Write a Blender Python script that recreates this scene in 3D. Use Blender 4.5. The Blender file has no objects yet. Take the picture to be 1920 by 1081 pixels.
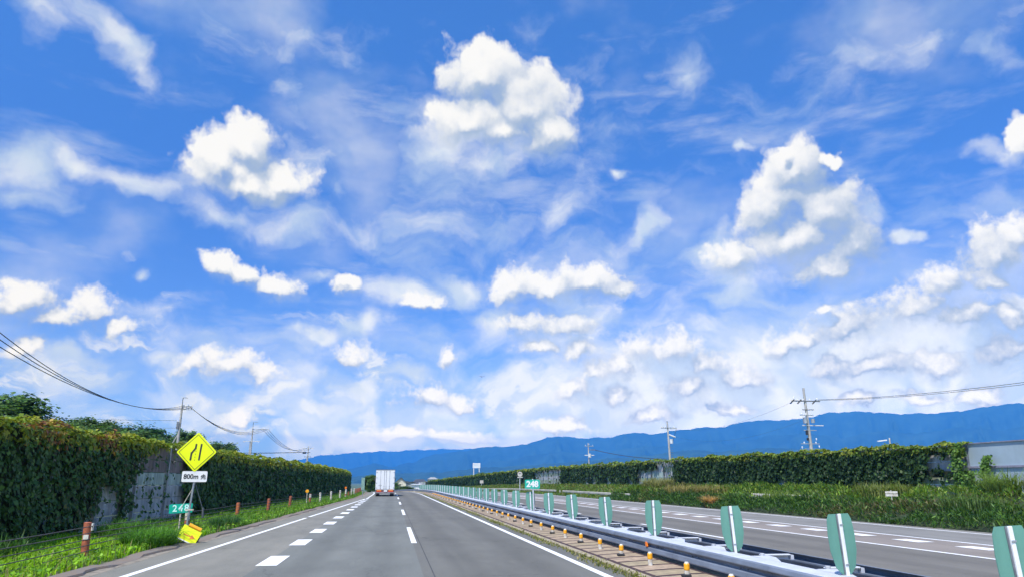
import bpy, math, random
from math import sin, cos, pi, radians, atan2, sqrt

# ------------------------------------------------------------------ camera
sc = bpy.context.scene
F_PX = 1330.0
PITCH = math.atan((902 - 540.5) / F_PX)
CAM_H = 1.88
_fy = cos(PITCH) + (902 - 540.5) / F_PX * sin(PITCH)
YAW = math.atan2((735.8 - 960) / F_PX, _fy)      # road axis (+Y) as seen from the lens axis

cam_data = bpy.data.cameras.new('camera')
cam_data.sensor_width = 36.0
cam_data.lens = 36.0 * F_PX / 1920.0
cam_data.clip_start = 0.1
cam_data.clip_end = 40000.0
cam = bpy.data.objects.new('camera', cam_data)
sc.collection.objects.link(cam)
cam.location = (0, 0, CAM_H)
cam.rotation_euler = (pi / 2 + PITCH, 0, YAW)
sc.camera = cam


def ray(px, py):
    x = (px - 960) / F_PX
    u = -(py - 540.5) / F_PX
    f = cos(PITCH) - u * sin(PITCH)
    z = sin(PITCH) + u * cos(PITCH)
    c, s = cos(YAW), sin(YAW)
    return (x * c - f * s, x * s + f * c, z)


# ------------------------------------------------------------------ render look
sc.view_settings.view_transform = 'Standard'
sc.view_settings.look = 'None'
sc.view_settings.gamma = 1.0
sc.view_settings.exposure = 0.35
sc.render.engine = 'CYCLES'
sc.cycles.use_denoising = True
sc.cycles.max_bounces = 6
sc.cycles.diffuse_bounces = 3
sc.cycles.glossy_bounces = 3
sc.cycles.transmission_bounces = 3
sc.cycles.transparent_max_bounces = 8
sc.cycles.volume_bounces = 0

# ------------------------------------------------------------------ sun
SUN_EL = radians(58)
SUN_DIR = (-0.62, -0.785)                     # horizontal direction from the ground to the sun
_n = sqrt(SUN_DIR[0] ** 2 + SUN_DIR[1] ** 2)
SD = (SUN_DIR[0] / _n * cos(SUN_EL), SUN_DIR[1] / _n * cos(SUN_EL), sin(SUN_EL))
sun_data = bpy.data.lights.new('sun', 'SUN')
sun_data.energy = 5.0
sun_data.angle = radians(0.53)
sun_data.color = (1.0, 0.94, 0.84)
sun = bpy.data.objects.new('sun', sun_data)
sc.collection.objects.link(sun)
from mathutils import Vector, Matrix
sun.rotation_euler = Vector(SD).to_track_quat('Z', 'Y').to_euler()
sun.location = (0, 0, 60)

# ------------------------------------------------------------------ world: sky and clouds
world = bpy.data.worlds.new('World')
sc.world = world
world.use_nodes = True
world.cycles.sampling_method = 'MANUAL'
world.cycles.sample_map_resolution = 256


HAZE_COL = (0.06, 0.36, 1.0, 1)
HAZE_TOP = 1080.0
HAZE_D = 1.15e-4
AIR = (0.30, 2.2, 6.6)          # light scattered towards the eye by a deep layer of that air


class G:
    """small helper for node trees"""
    def __init__(self, nt):
        self.nt = nt

    def n(self, t, **kw):
        nd = self.nt.nodes.new(t)
        for k, v in kw.items():
            setattr(nd, k, v)
        return nd

    def put(self, sock, v):
        if isinstance(v, bpy.types.NodeSocket):
            self.nt.links.new(v, sock)
        elif v is not None:
            sock.default_value = v

    def m(self, op, a, b=None, c=None, clamp=False):
        nd = self.n('ShaderNodeMath', operation=op, use_clamp=clamp)
        self.put(nd.inputs[0], a)
        if b is not None:
            self.put(nd.inputs[1], b)
        if c is not None:
            self.put(nd.inputs[2], c)
        return nd.outputs[0]

    def v(self, op, a, b=None, out=0):
        nd = self.n('ShaderNodeVectorMath', operation=op)
        self.put(nd.inputs[0], a)
        if b is not None:
            if op == 'SCALE':
                self.put(nd.inputs['Scale'], b)
            else:
                self.put(nd.inputs[1], b)
        return nd.outputs['Value'] if out == 'v' else nd.outputs[0]

    def noise(self, vec, scale, detail=4, rough=0.5, dist=0.0, lac=2.0, col=False, dims='3D'):
        nd = self.n('ShaderNodeTexNoise', noise_dimensions=dims)
        self.put(nd.inputs['Vector'], vec)
        nd.inputs['Scale'].default_value = scale
        nd.inputs['Detail'].default_value = detail
        nd.inputs['Roughness'].default_value = rough
        nd.inputs['Distortion'].default_value = dist
        nd.inputs['Lacunarity'].default_value = lac
        return nd.outputs['Color' if col else 'Fac']

    def vor(self, vec, scale, feature='F1', smooth=None, rand=1.0, detail=0, dims='3D'):
        nd = self.n('ShaderNodeTexVoronoi', feature=feature, voronoi_dimensions=dims)
        self.put(nd.inputs['Vector'], vec)
        nd.inputs['Scale'].default_value = scale
        nd.inputs['Randomness'].default_value = rand
        nd.inputs['Detail'].default_value = detail
        if smooth is not None:
            nd.inputs['Smoothness'].default_value = smooth
        return nd.outputs['Distance']

    def smooth(self, x, lo, hi, to0=0.0, to1=1.0):
        nd = self.n('ShaderNodeMapRange', interpolation_type='SMOOTHSTEP')
        self.put(nd.inputs['Value'], x)
        nd.inputs['From Min'].default_value = lo
        nd.inputs['From Max'].default_value = hi
        nd.inputs['To Min'].default_value = to0
        nd.inputs['To Max'].default_value = to1
        return nd.outputs['Result']

    def mix(self, f, a, b, blend='MIX'):
        nd = self.n('ShaderNodeMix', data_type='RGBA', blend_type=blend)
        self.put(nd.inputs['Factor'], f)
        for i, q in ((6, a), (7, b)):
            if isinstance(q, tuple) and len(q) == 3:
                q = (*q, 1)
            self.put(nd.inputs[i], q)
        return nd.outputs[2]


def uv_of(px, py):
    r = ray(px, py)
    L = sqrt(r[0] ** 2 + r[1] ** 2 + r[2] ** 2)
    return atan2(r[0], r[1]), math.asin(r[2] / L)


def blob_nodes(g, P, cx, cy, rx, ry, rot=0.0, flat=True, gain=1.0):
    """one soft-edged elliptical patch of cloud, placed by its bearing and elevation"""
    a = radians(rot)
    u0, v0 = uv_of(cx, cy)
    e = 10.0
    ua, va = uv_of(cx + e * cos(a), cy - e * sin(a))
    ub, vb = uv_of(cx + e * sin(a), cy + e * cos(a))
    ax, ay = (ua - u0), (va - v0)
    bx, by = (ub - u0), (vb - v0)
    if flat:
        rx, ry = rx * gain ** 0.5 * 1.12, ry * gain ** 0.5 * 1.12
    else:
        rx, ry = rx * 1.25, max(ry * 1.25, rx * 0.32)
    la, lb = sqrt(ax * ax + ay * ay) / e * rx, sqrt(bx * bx + by * by) / e * ry
    mp = g.n('ShaderNodeMapping', vector_type='TEXTURE')
    g.put(mp.inputs['Vector'], P)
    mp.inputs['Location'].default_value = (u0, v0, 0)
    mp.inputs['Rotation'].default_value = (0, 0, atan2(ay, ax))
    mp.inputs['Scale'].default_value = (la, lb, 1)
    o = mp.outputs[0]
    if flat and max(rx, ry) > 85:
        o = g.v('MAXIMUM', o, g.v('MULTIPLY', o, (1, -1.5, 1)))
    return g.v('LENGTH', o, out='v')


CUMULUS = [
    # (cx, cy, rx, ry, rot, gain)
    (905, 150, 84, 84, 0, 1), (985, 205, 110, 92, -25, 1), (880, 225, 95, 66, 10, .95), (1025, 245, 66, 56, 0, 1), (945, 245, 90, 50, 0, .9),
    (455, 285, 72, 66, 0, 1), (405, 312, 66, 56, 0, 1), (515, 350, 88, 56, -10, 1), (455, 345, 92, 50, 0, 1),
    (412, 494, 42, 30, -8, .95), (455, 510, 48, 28, -12, .95), (515, 534, 60, 30, -16, 1),
    (30, 560, 78, 50, 0, 1), (95, 598, 88, 44, -8, 1), (160, 590, 62, 50, 0, 1), (214, 616, 46, 28, 0, .9),
    (660, 532, 40, 26, -5, .85), (778, 568, 40, 24, 0, .85),
    (965, 540, 66, 42, 6, 1), (1035, 540, 60, 36, 0, 1), (1110, 526, 72, 44, 0, 1), (1160, 540, 46, 26, 0, .9),
    (1500, 328, 76, 66, 0, 1), (1455, 385, 90, 76, 20, 1), (1545, 400, 104, 84, 0, 1), (1605, 465, 80, 84, 0, 1), (1480, 450, 110, 80, 0, .95), (1560, 500, 96, 60, 0, .9),
    (1375, 480, 66, 52, 0, .75), (1562, 302, 30, 24, 0, .6), (1476, 290, 28, 24, 0, .6),
    (1556, 572, 32, 18, 0, .8), (1870, 480, 84, 76, 15, 1), (1905, 435, 60, 50, 0, 1), (1850, 530, 90, 50, 0, .9),
    (1905, 258, 40, 44, 0, .8),
    (985, 610, 84, 56, -5, .9), (1060, 620, 90, 54, 0, .9), (1090, 665, 70, 40, 0, .9), (1010, 655, 70, 36, 0, .8),
    (1215, 662, 62, 50, 0, 1), (1275, 668, 60, 48, 0, 1), (1320, 695, 46, 42, 0, 1), (1170, 700, 50, 40, 0, .9),
    (1465, 645, 50, 34, 10, 1), (1508, 626, 34, 26, 0, 1), (1600, 620, 90, 70, 0, .85), (1700, 600, 90, 76, 0, .8), (1800, 600, 100, 66, 0, .85), (1760, 540, 60, 44, 0, .75),
    (1650, 690, 100, 56, 0, .9), (1760, 690, 90, 50, 0, .85), (1880, 660, 90, 70, 0, .85), (1560, 690, 80, 50, 0, .9), (1890, 590, 60, 50, 0, .8),
    (440, 688, 66, 36, -8, .95), (492, 705, 52, 36, -22, .95), (370, 690, 60, 30, 0, .8), (40, 650, 60, 30, -8, .75),
    (655, 668, 44, 32, 0, .8), (830, 670, 26, 24, 0, .9),
    (800, 742, 60, 36, 0, .95), (855, 752, 52, 30, 0, .9), (455, 786, 40, 22, 0, .9),
    (1120, 706, 60, 36, 0, .9), (1080, 742, 70, 30, 0, .85), (1160, 745, 60, 30, 0, .85), (1290, 735, 70, 44, 0, 1), (1390, 715, 80, 50, 0, 1),
    (1600, 745, 70, 34, 0, .9), (1220, 778, 90, 26, 0, .85), (1350, 770, 90, 26, 0, .85), (1040, 800, 80, 26, 0, .8), (760, 812, 70, 22, 0, .75), (860, 815, 80, 20, 0, .8),
    (1720, 745, 90, 30, 0, .8), (1850, 740, 70, 30, 0, .75),
]
WISPS = [
    (1716, 445, 34, 28, 0, 1.8), (1490, 725, 110, 46, 0, 1.4), (1650, 380, 60, 60, 0, .9),
    (575, 632, 44, 24, 0, 1.5), (690, 606, 60, 30, 8, 1.3), (604, 766, 46, 16, -6, 1.7), (520, 786, 20, 11, 0, 1.5), (760, 700, 50, 24, 0, 1.3), (842, 536, 60, 40, 0, 1.45),
    (700, 735, 80, 34, -10, 1.4), (110, 660, 80, 24, -8, 1.3), (300, 680, 90, 28, 0, 1.3), (1340, 450, 60, 60, 0, 1.2), (1400, 545, 90, 50, 0, 1.3), (745, 545, 80, 34, -14, 1.4), (960, 708, 60, 28, 0, 1.2),
    (680, 822, 80, 18, 0, 1.2), (920, 600, 70, 40, 0, 1.2),
    (1280, 755, 440, 60, 0, 1.9), (1740, 690, 340, 120, 0, 1.9), (1480, 650, 290, 90, 0, 1.5), (1250, 690, 240, 60, 0, 1.2), (820, 815, 360, 26, 0, 1.2), (1060, 650, 220, 70, 0, .9), (450, 700, 200, 40, 0, .8), (400, 770, 300, 26, 0, .8),
    (270, 505, 30, 18, 0, 1.3), (1405, 286, 22, 12, 0, 1.2), (1183, 330, 26, 15, 0, 1.1),
    (70, 25, 75, 44, -20, .9), (215, 62, 125, 46, -52, 1), (262, 130, 50, 26, -65, .8), (60, 322, 112, 62, -15, 1.15), (165, 312, 90, 32, -20, 1),
    (270, 350, 110, 16, -4, .8), (60, 375, 70, 24, 0, .9), (808, 262, 120, 82, 28, 1.1), (905, 300, 110, 58, 0, 1),
    (720, 290, 50, 40, 0, .6), (560, 75, 170, 70, -20, .5), (580, 210, 110, 40, -60, .5),
    (420, 408, 120, 26, -4, .8), (580, 412, 150, 40, 0, .8), (650, 365, 45, 30, 0, .7), (1275, 145, 42, 46, 55, .85),
    (1200, 415, 72, 30, 48, 1.1), (1030, 410, 52, 52, 30, 1.0), (800, 430, 330, 90, 0, .62),
    (1010, 480, 300, 60, 0, .6), (1210, 520, 120, 44, -25, .8), (1370, 520, 150, 80, 0, .9), (1500, 560, 200, 60, 0, .7),
    (1650, 350, 70, 80, 45, .6), (1850, 292, 46, 18, -12, .9), (1700, 90, 260, 50, 30, .42), (1500, 210, 300, 50, 38, .35),
    (1760, 400, 190, 40, 18, .55), (1840, 120, 130, 36, -8, .4), (600, 300, 120, 90, 10, .35), (980, 260, 220, 150, 0, .4),
    (700, 620, 260, 60, 0, .6), (330, 660, 260, 40, 0, .6), (1150, 600, 260, 70, 0, .75), (600, 720, 420, 50, 0, .75),
    (900, 780, 500, 50, 0, .9), (1500, 700, 480, 110, 0, 1.0), (300, 585, 90, 18, -10, .6), (590, 512, 46, 20, 0, .8),
    (130, 700, 200, 30, 0, .5), (400, 40, 90, 120, -30, .35),
]


_fields = {}


def px_field(g0, P_in, blobs, flat):
    key = (flat, tuple(blobs))
    if key not in _fields:
        nt = bpy.data.node_groups.new('cloud_field', 'ShaderNodeTree')
        nt.interface.new_socket('P', in_out='INPUT', socket_type='NodeSocketVector')
        nt.interface.new_socket('F', in_out='OUTPUT', socket_type='NodeSocketFloat')
        gi = nt.nodes.new('NodeGroupInput')
        go = nt.nodes.new('NodeGroupOutput')
        nt.links.new(px_field_in(G(nt), gi.outputs[0], blobs, flat), go.inputs[0])
        _fields[key] = nt
    gr = g0.n('ShaderNodeGroup', node_tree=_fields[key])
    g0.put(gr.inputs[0], P_in)
    return gr.outputs[0]


def px_field_in(g, P, blobs, flat):
    acc = None
    P0 = P
    for i, b in enumerate(blobs):
        if i and i % 6 == 0:      # keeps the node evaluation sequential; numerically nil
            md = g.n('ShaderNodeVectorMath', operation='MULTIPLY_ADD')
            g.put(md.inputs[0], acc)
            md.inputs[1].default_value = (1e-9, 1e-9, 1e-9)
            g.put(md.inputs[2], P0)
            P = md.outputs[0]
        x = blob_nodes(g, P, b[0], b[1], b[2], b[3], b[4], flat, b[5])
        if not flat:
            x = g.m('MULTIPLY_ADD', x, -b[5], b[5])
            acc = x if acc is None else g.m('SMOOTH_MAX', acc, x, 0.4)
        else:
            acc = x if acc is None else g.m('SMOOTH_MIN', acc, x, 0.22)
    return g.m('SUBTRACT', 1.0, acc) if flat else acc


def build_world():
    nt = world.node_tree
    nt.nodes.clear()
    g = G(nt)
    tc = g.n('ShaderNodeTexCoord')
    D = tc.outputs['Generated']
    sp = g.n('ShaderNodeSeparateXYZ')
    g.put(sp.inputs[0], D)
    u = g.m('ARCTAN2', sp.outputs[0], sp.outputs[1])
    v = g.m('ARCSINE', sp.outputs[2])
    cb = g.n('ShaderNodeCombineXYZ')
    g.put(cb.inputs[0], u)
    g.put(cb.inputs[1], v)
    P = cb.outputs[0]
    # clear sky
    sky = g.n('ShaderNodeTexSky', sky_type='NISHITA')
    sky.sun_disc = False
    sky.sun_elevation = SUN_EL
    sky.sun_rotation = atan2(SD[0], SD[1])
    sky.air_density = 1.0
    sky.dust_density = 0.6
    sky.ozone_density = 3.0
    # towards the horizon the air is paler, higher up this sky is a strong even blue
    up = g.smooth(v, 0.08, 0.75)
    skyc = g.mix(1.0, sky.outputs[0], g.mix(up, (0.45, 0.93, 1.75), (0.72, 1.62, 2.65)), 'MULTIPLY')
    w1 = g.v('SUBTRACT', g.noise(P, 7.0, 2, 0.5, col=True, dims='2D'), (0.5, 0.5, 0.5))
    w2 = g.v('SUBTRACT', g.noise(P, 26.0, 3, 0.6, col=True, dims='2D'), (0.5, 0.5, 0.5))
    PW = g.v('ADD', P, g.v('ADD', g.v('MULTIPLY', w1, (0.050, 0.040, 0)), g.v('MULTIPLY', w2, (0.034, 0.026, 0))))
    PV = g.v('ADD', P, g.v('ADD', g.v('MULTIPLY', w1, (0.10, 0.07, 0)), g.v('MULTIPLY', w2, (0.03, 0.022, 0))))
    gn = g.noise(g.v('MULTIPLY', P, (1.0, 1.8, 1)), 3.2, 5, 0.52, 0.0, dims='2D')
    hz = g.m('POWER', g.m('SUBTRACT', 1.0, g.m('MINIMUM', g.m('MULTIPLY', g.m('MAXIMUM', v, 0.0), 2.2), 1.0)), 2.6)
    base = g.mix(g.m('MULTIPLY', hz, 0.6), skyc, (3.4, 5.6, 9.2))
    streak = g.noise(g.v('MULTIPLY', g.v('ADD', P, (3.0, 0, 0)), (1.4, 5.5, 1)), 3.0, 6, 0.55, dims='2D')
    cover = g.m('MAXIMUM', g.smooth(gn, 0.46, 0.90, 0.0, 0.6), g.smooth(streak, 0.52, 0.80, 0.0, 0.42))
    # a far bank of low cloud, flattened towards the horizon
    bn = g.noise(g.v('MULTIPLY', PV, (1.0, 2.0, 1)), 8.0, 6, 0.58, dims='2D')
    bn2 = g.noise(g.v('MULTIPLY', g.v('ADD', PV, (-0.004, 0.011, 0)), (1.0, 2.0, 1)), 8.0, 6, 0.58, dims='2D')
    right = g.smooth(u, -0.3, 0.75, 0.0, 0.09)
    bm = g.m('MULTIPLY', g.smooth(v, 0.0, 0.05), g.smooth(v, 0.10, 0.24, 1.0, 0.0))
    ba = g.smooth(g.m('ADD', g.m('ADD', bn, right), g.m('MULTIPLY_ADD', bm, 0.16, -0.16)), 0.46, 0.66, 0.0, 0.8)
    bcol = g.mix(g.smooth(g.m('SUBTRACT', bn, bn2), -0.06, 0.05), (4.8, 6.4, 8.9), (9.2, 9.4, 9.7))
    base = g.mix(g.m('MULTIPLY', ba, g.smooth(v, 0.20, 0.34, 1.0, 0.0)), base, bcol)
    dl = (-0.007, 0.018, 0)

    # the clouds are seen through kilometres of blue air, so what leaves them is stronger
    path = g.m('MINIMUM', g.m('DIVIDE', HAZE_TOP, g.m('MAXIMUM', sp.outputs[2], 0.01)), 19000.0)
    T = g.m('MAXIMUM', g.m('EXPONENT', g.m('MULTIPLY', path, -HAZE_D)), 0.14)
    airlight = g.v('SCALE', AIR, g.m('SUBTRACT', 1.0, T))
    tc3 = g.n('ShaderNodeCombineXYZ')
    for i in range(3):
        g.put(tc3.inputs[i], T)
    trans = tc3.outputs[0]

    low = g.smooth(v, 0.14, 0.42, 1.25, 0.25)

    def region(cums, wisps):
        """the sky shader with only the cloud patches that reach this part of the sky"""
        col = base
        wa = cover
        if wisps:
            sv = px_field(g, PV, wisps, False)
            mpw = g.n('ShaderNodeMapping')
            g.put(mpw.inputs['Vector'], PV)
            mpw.inputs['Rotation'].default_value = (0, 0, radians(22))
            mpw.inputs['Scale'].default_value = (0.7, 1.35, 1)
            wn = g.noise(mpw.outputs[0], 15.0, 6, 0.55, 0.0, dims='2D')
            x = g.m('ADD', g.m('MULTIPLY', sv, 1.0), g.m('MULTIPLY_ADD', wn, 1.5, -0.85))
            wa = g.m('MAXIMUM', cover, g.smooth(x, -0.12, 1.15, 0.0, 0.9))
            vs = g.noise(g.v('ADD', PV, (0.01, -0.02, 0)), 12.0, 3, 0.5, dims='2D')
            vcol = g.mix(g.smooth(vs, 0.36, 0.62), (6.0, 7.3, 9.2), (8.8, 9.25, 9.9))
        else:
            vcol = (7.2, 8.4, 9.8)
        col = g.mix(wa, base, vcol)
        if cums:
            def dens(off):
                p_, pw = (P, PW) if off is None else (g.v('ADD', P, off), g.v('ADD', PW, off))
                s0 = px_field(g, pw, cums, True)
                n1 = g.noise(p_, 30.0, 6, 0.58, dims='2D')
                pq = g.v('ADD', pw, g.v('SUBTRACT', p_, P)) if False else pw
                pf = g.vor(pq, 26.0, dims='2D')
                pf2 = g.vor(pq, 64.0, dims='2D')
                t = g.m('MULTIPLY_ADD', n1, 0.62, -0.31)
                t = g.m('ADD', t, g.m('MULTIPLY_ADD', pf, -0.62, 0.27))
                t = g.m('ADD', t, g.m('MULTIPLY_ADD', pf2, -0.26, 0.11))
                n3 = g.noise(p_, 88.0, 4, 0.62, dims='2D')
                t = g.m('ADD', t, g.m('MULTIPLY', g.m('SUBTRACT', n3, 0.56), low))
                return g.m('MULTIPLY_ADD', s0, 1.65, t), s0
            f0, s0 = dens(None)
            f1, s1 = dens(dl)
            # the soft side of each cloud fades, the sunward side stays crisp
            big = g.m('SUBTRACT', s0, s1)
            fine = g.m('SUBTRACT', f0, f1)
            edge = g.m('MULTIPLY', g.smooth(big, -0.22, 0.22, 1.35, 0.55), g.smooth(v, 0.16, 0.36, 1.9, 1.0))
            al = g.m('DIVIDE', g.m('SUBTRACT', f0, -0.06), edge, clamp=True)
            al = g.smooth(al, 0.0, 1.0)
            lit = g.m('ADD', g.m('MULTIPLY', big, g.smooth(v, 0.16, 0.36, 0.75, 1.3)), g.m('MULTIPLY', fine, 0.55))
            gl = g.noise(P, 9.0, 3, 0.5, dims='2D')
            lit = g.m('ADD', lit, g.m('MULTIPLY_ADD', gl, 1.1, -0.55))
            lit = g.m('SUBTRACT', lit, g.m('MULTIPLY', right, 2.6))
            lit = g.m('SUBTRACT', lit, g.smooth(v, 0.12, 0.40, 0.30, 0.0))
            lit = g.m('SUBTRACT', lit, g.m('MULTIPLY', g.smooth(s0, 0.15, 0.8), 0.16))
            lit = g.smooth(lit, -0.80, 0.60)
            ccol = g.mix(lit, (3.7, 5.0, 7.4), (9.6, 9.65, 9.95))
            col = g.mix(al, col, ccol)
        bg = g.n('ShaderNodeBackground')
        col = g.v('DIVIDE', g.v('SUBTRACT', g.v('SCALE', col, 1 / 1.27), airlight), trans)
        g.put(bg.inputs[0], g.v('MAXIMUM', col, (0.05, 0.2, 0.6)))
        bg.inputs[1].default_value = 0.1
        return bg.outputs[0]

    def box(b, flat):
        m = 1.5 if flat else 2.0
        u0, v0 = uv_of(b[0], b[1])
        r = max(b[2], b[3]) if abs(b[4]) > 15 else None
        hu = (r or b[2]) / F_PX * m * 1.25 + 0.05
        hv = (r or b[3]) / F_PX * m * 1.15 + 0.045
        return u0 - hu, u0 + hu, v0 - hv, v0 + hv

    def pick(blobs, flat, ua, ub, va, vb):
        r = []
        for b in blobs:
            q = box(b, flat)
            if q[1] > ua and q[0] < ub and q[3] > va and q[2] < vb:
                r.append(b)
        return r

    us = [uv_of(x, 500)[0] for x in (-200, 640, 1250, 2300)]
    vs = [-0.05, 0.155, 0.33, 0.85]

    def tree_u(i, j, r):
        if j - i == 1:
            return region(pick(CUMULUS, True, us[i], us[j], vs[r], vs[r + 1]),
                          pick(WISPS, False, us[i], us[j], vs[r], vs[r + 1]))
        k = (i + j) // 2
        ms = g.n('ShaderNodeMixShader')
        g.put(ms.inputs[0], g.m('GREATER_THAN', u, us[k]))
        g.put(ms.inputs[1], tree_u(i, k, r))
        g.put(ms.inputs[2], tree_u(k, j, r))
        return ms.outputs[0]

    def tree_v(i, j):
        if j - i == 1:
            return tree_u(0, len(us) - 1, i)
        k = (i + j) // 2
        ms = g.n('ShaderNodeMixShader')
        g.put(ms.inputs[0], g.m('GREATER_THAN', v, vs[k]))
        g.put(ms.inputs[1], tree_v(i, k))
        g.put(ms.inputs[2], tree_v(k, j))
        return ms.outputs[0]
    front = g.m('MULTIPLY', g.m('COMPARE', u, (us[0] + us[-1]) / 2, (us[-1] - us[0]) / 2),
                g.m('COMPARE', v, (vs[0] + vs[-1]) / 2, (vs[-1] - vs[0]) / 2))
    ms = g.n('ShaderNodeMixShader')
    g.put(ms.inputs[0], front)
    g.put(ms.inputs[1], region([], []))
    g.put(ms.inputs[2], tree_v(0, len(vs) - 1))
    out = g.n('ShaderNodeOutputWorld')
    nt.links.new(ms.outputs[0], out.inputs[0])


build_world()


# ================================================================== helpers for things
import numpy as np
COL = sc.collection
RNG = random.Random(11)
NR = np.random.RandomState(5)
ORD = ('first second third fourth fifth sixth seventh eighth ninth tenth eleventh twelfth thirteenth fourteenth '
       'fifteenth sixteenth seventeenth eighteenth nineteenth twentieth').split()
_T = {2: 'twenty', 3: 'thirty', 4: 'forty', 5: 'fifty'}
for _k in range(21, 60):
    ORD.append({2: 'twentieth', 3: 'thirtieth', 4: 'fortieth', 5: 'fiftieth'}[_k // 10] if _k % 10 == 0
               else _T[_k // 10] + '-' + ORD[_k % 10 - 1])


def tag(o, label=None, cat=None, group=None, kind=None):
    if label:
        o['label'] = label
    if cat:
        o['category'] = cat
    if group:
        o['group'] = group
    if kind:
        o['kind'] = kind
    return o


def empty(name, loc=(0, 0, 0), rz=0.0, **kw):
    o = bpy.data.objects.new(name, None)
    o.empty_display_size = 0.3
    COL.objects.link(o)
    o.location = loc
    o.rotation_euler = (0, 0, rz)
    return tag(o, **kw)


def copy_tree(o, parent=None):
    c = o.copy()
    COL.objects.link(c)
    c.parent = parent
    for ch in [x for x in o.children]:
        copy_tree(ch, c)
    return c


class MB:
    """collects shapes for one mesh"""
    def __init__(self):
        self.v, self.f, self.mi, self.sm = [], [], [], []

    def add(self, vs, fs, mat=0, smooth=False):
        n = len(self.v)
        self.v += [tuple(p) for p in vs]
        for f in fs:
            self.f.append(tuple(i + n for i in f))
            self.mi.append(mat)
            self.sm.append(smooth)

    def box(self, c, s, mat=0, rz=0.0, rx=0.0, ry=0.0, taper=1.0, bev=0.0):
        M = Matrix.Rotation(rz, 3, 'Z') @ Matrix.Rotation(ry, 3, 'Y') @ Matrix.Rotation(rx, 3, 'X')
        vs = []
        if bev > 0:
            hx, hy, hz = s[0] / 2, s[1] / 2, s[2] / 2
            b = min(bev, hx * .9, hy * .9, hz * .9)
            ring = [(-hx + b, -hy), (hx - b, -hy), (hx, -hy + b), (hx, hy - b), (hx - b, hy), (-hx + b, hy), (-hx, hy - b), (-hx, -hy + b)]
            inner = [(x * (hx - b) / hx, y * (hy - b) / hy) for x, y in ring]
            for (rr, z) in ((inner, -hz), (ring, -hz + b), (ring, hz - b), (inner, hz)):
                for x, y in rr:
                    vs.append(M @ Vector((x, y, z)) + Vector(c))
            fs = [tuple(range(7, -1, -1)), tuple(range(24, 32))]
            for L in range(3):
                for i in range(8):
                    j = (i + 1) % 8
                    fs.append((L * 8 + i, L * 8 + j, L * 8 + 8 + j, L * 8 + 8 + i))
            self.add(vs, fs, mat)
            return
        for z in (-1, 1):
            t = taper if z > 0 else 1
            for x, y in ((-1, -1), (1, -1), (1, 1), (-1, 1)):
                vs.append(M @ Vector((x * s[0] / 2 * t, y * s[1] / 2 * t, z * s[2] / 2)) + Vector(c))
        self.add(vs, [(3, 2, 1, 0), (4, 5, 6, 7), (0, 1, 5, 4), (1, 2, 6, 5), (2, 3, 7, 6), (3, 0, 4, 7)], mat)

    def tube(self, a, b, r0, r1=None, n=8, mat=0, cap=True, smooth=True):
        r1 = r0 if r1 is None else r1
        a, b = Vector(a), Vector(b)
        d = (b - a).normalized()
        q = d.to_track_quat('Z', 'Y').to_matrix()
        vs = []
        for p, r in ((a, r0), (b, r1)):
            for i in range(n):
                t = 2 * pi * i / n
                vs.append(p + q @ Vector((cos(t) * r, sin(t) * r, 0)))
        self.add(vs, [(i, (i + 1) % n, n + (i + 1) % n, n + i) for i in range(n)], mat, smooth)
        if cap:
            self.add(vs[:n], [tuple(range(n - 1, -1, -1))], mat)
            self.add(vs[n:], [tuple(range(n))], mat)

    def path(self, pts, r, n=5, mat=0):
        pts = [Vector(p) for p in pts]
        vs = []
        for i, p in enumerate(pts):
            d = (pts[min(i + 1, len(pts) - 1)] - pts[max(i - 1, 0)]).normalized()
            q = d.to_track_quat('Z', 'Y').to_matrix()
            for k in range(n):
                t = 2 * pi * k / n
                vs.append(p + q @ Vector((cos(t) * r, sin(t) * r, 0)))
        fs = []
        for i in range(len(pts) - 1):
            for k in range(n):
                fs.append((i * n + k, i * n + (k + 1) % n, (i + 1) * n + (k + 1) % n, (i + 1) * n + k))
        self.add(vs, fs, mat, True)

    def prism(self, outline, y0, y1, mat=0, M=None):
        """outline of (x, z) points, thickness along y"""
        n = len(outline)
        vs = [Vector((x, y0, z)) for x, z in outline] + [Vector((x, y1, z)) for x, z in outline]
        if M is not None:
            vs = [M @ p for p in vs]
        fs = [tuple(range(n)), tuple(range(2 * n - 1, n - 1, -1))]
        fs += [(i, n + i, n + (i + 1) % n, (i + 1) % n) for i in range(n)]
        self.add(vs, fs, mat)

    def sweep(self, prof, path, mat=0, smooth=False):
        """profile of (dx, z) carried along road points (x, y, z)"""
        n = len(prof)
        vs = [(x + dx, y, z + dz) for (x, y, z) in path for dx, dz in prof]
        fs = []
        for i in range(len(path) - 1):
            for k in range(n - 1):
                fs.append((i * n + k, i * n + k + 1, (i + 1) * n + k + 1, (i + 1) * n + k))
        self.add(vs, fs, mat, smooth)

    def build(self, name, mats, parent=None, loc=None):
        me = bpy.data.meshes.new(name)
        me.from_pydata(self.v, [], self.f)
        for m in (mats if isinstance(mats, (list, tuple)) else [mats]):
            me.materials.append(m)
        me.polygons.foreach_set('material_index', self.mi)
        me.polygons.foreach_set('use_smooth', self.sm)
        me.update()
        o = bpy.data.objects.new(name, me)
        COL.objects.link(o)
        if parent is not None:
            o.parent = parent
        if loc is not None:
            o.location = loc
        return o


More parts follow.
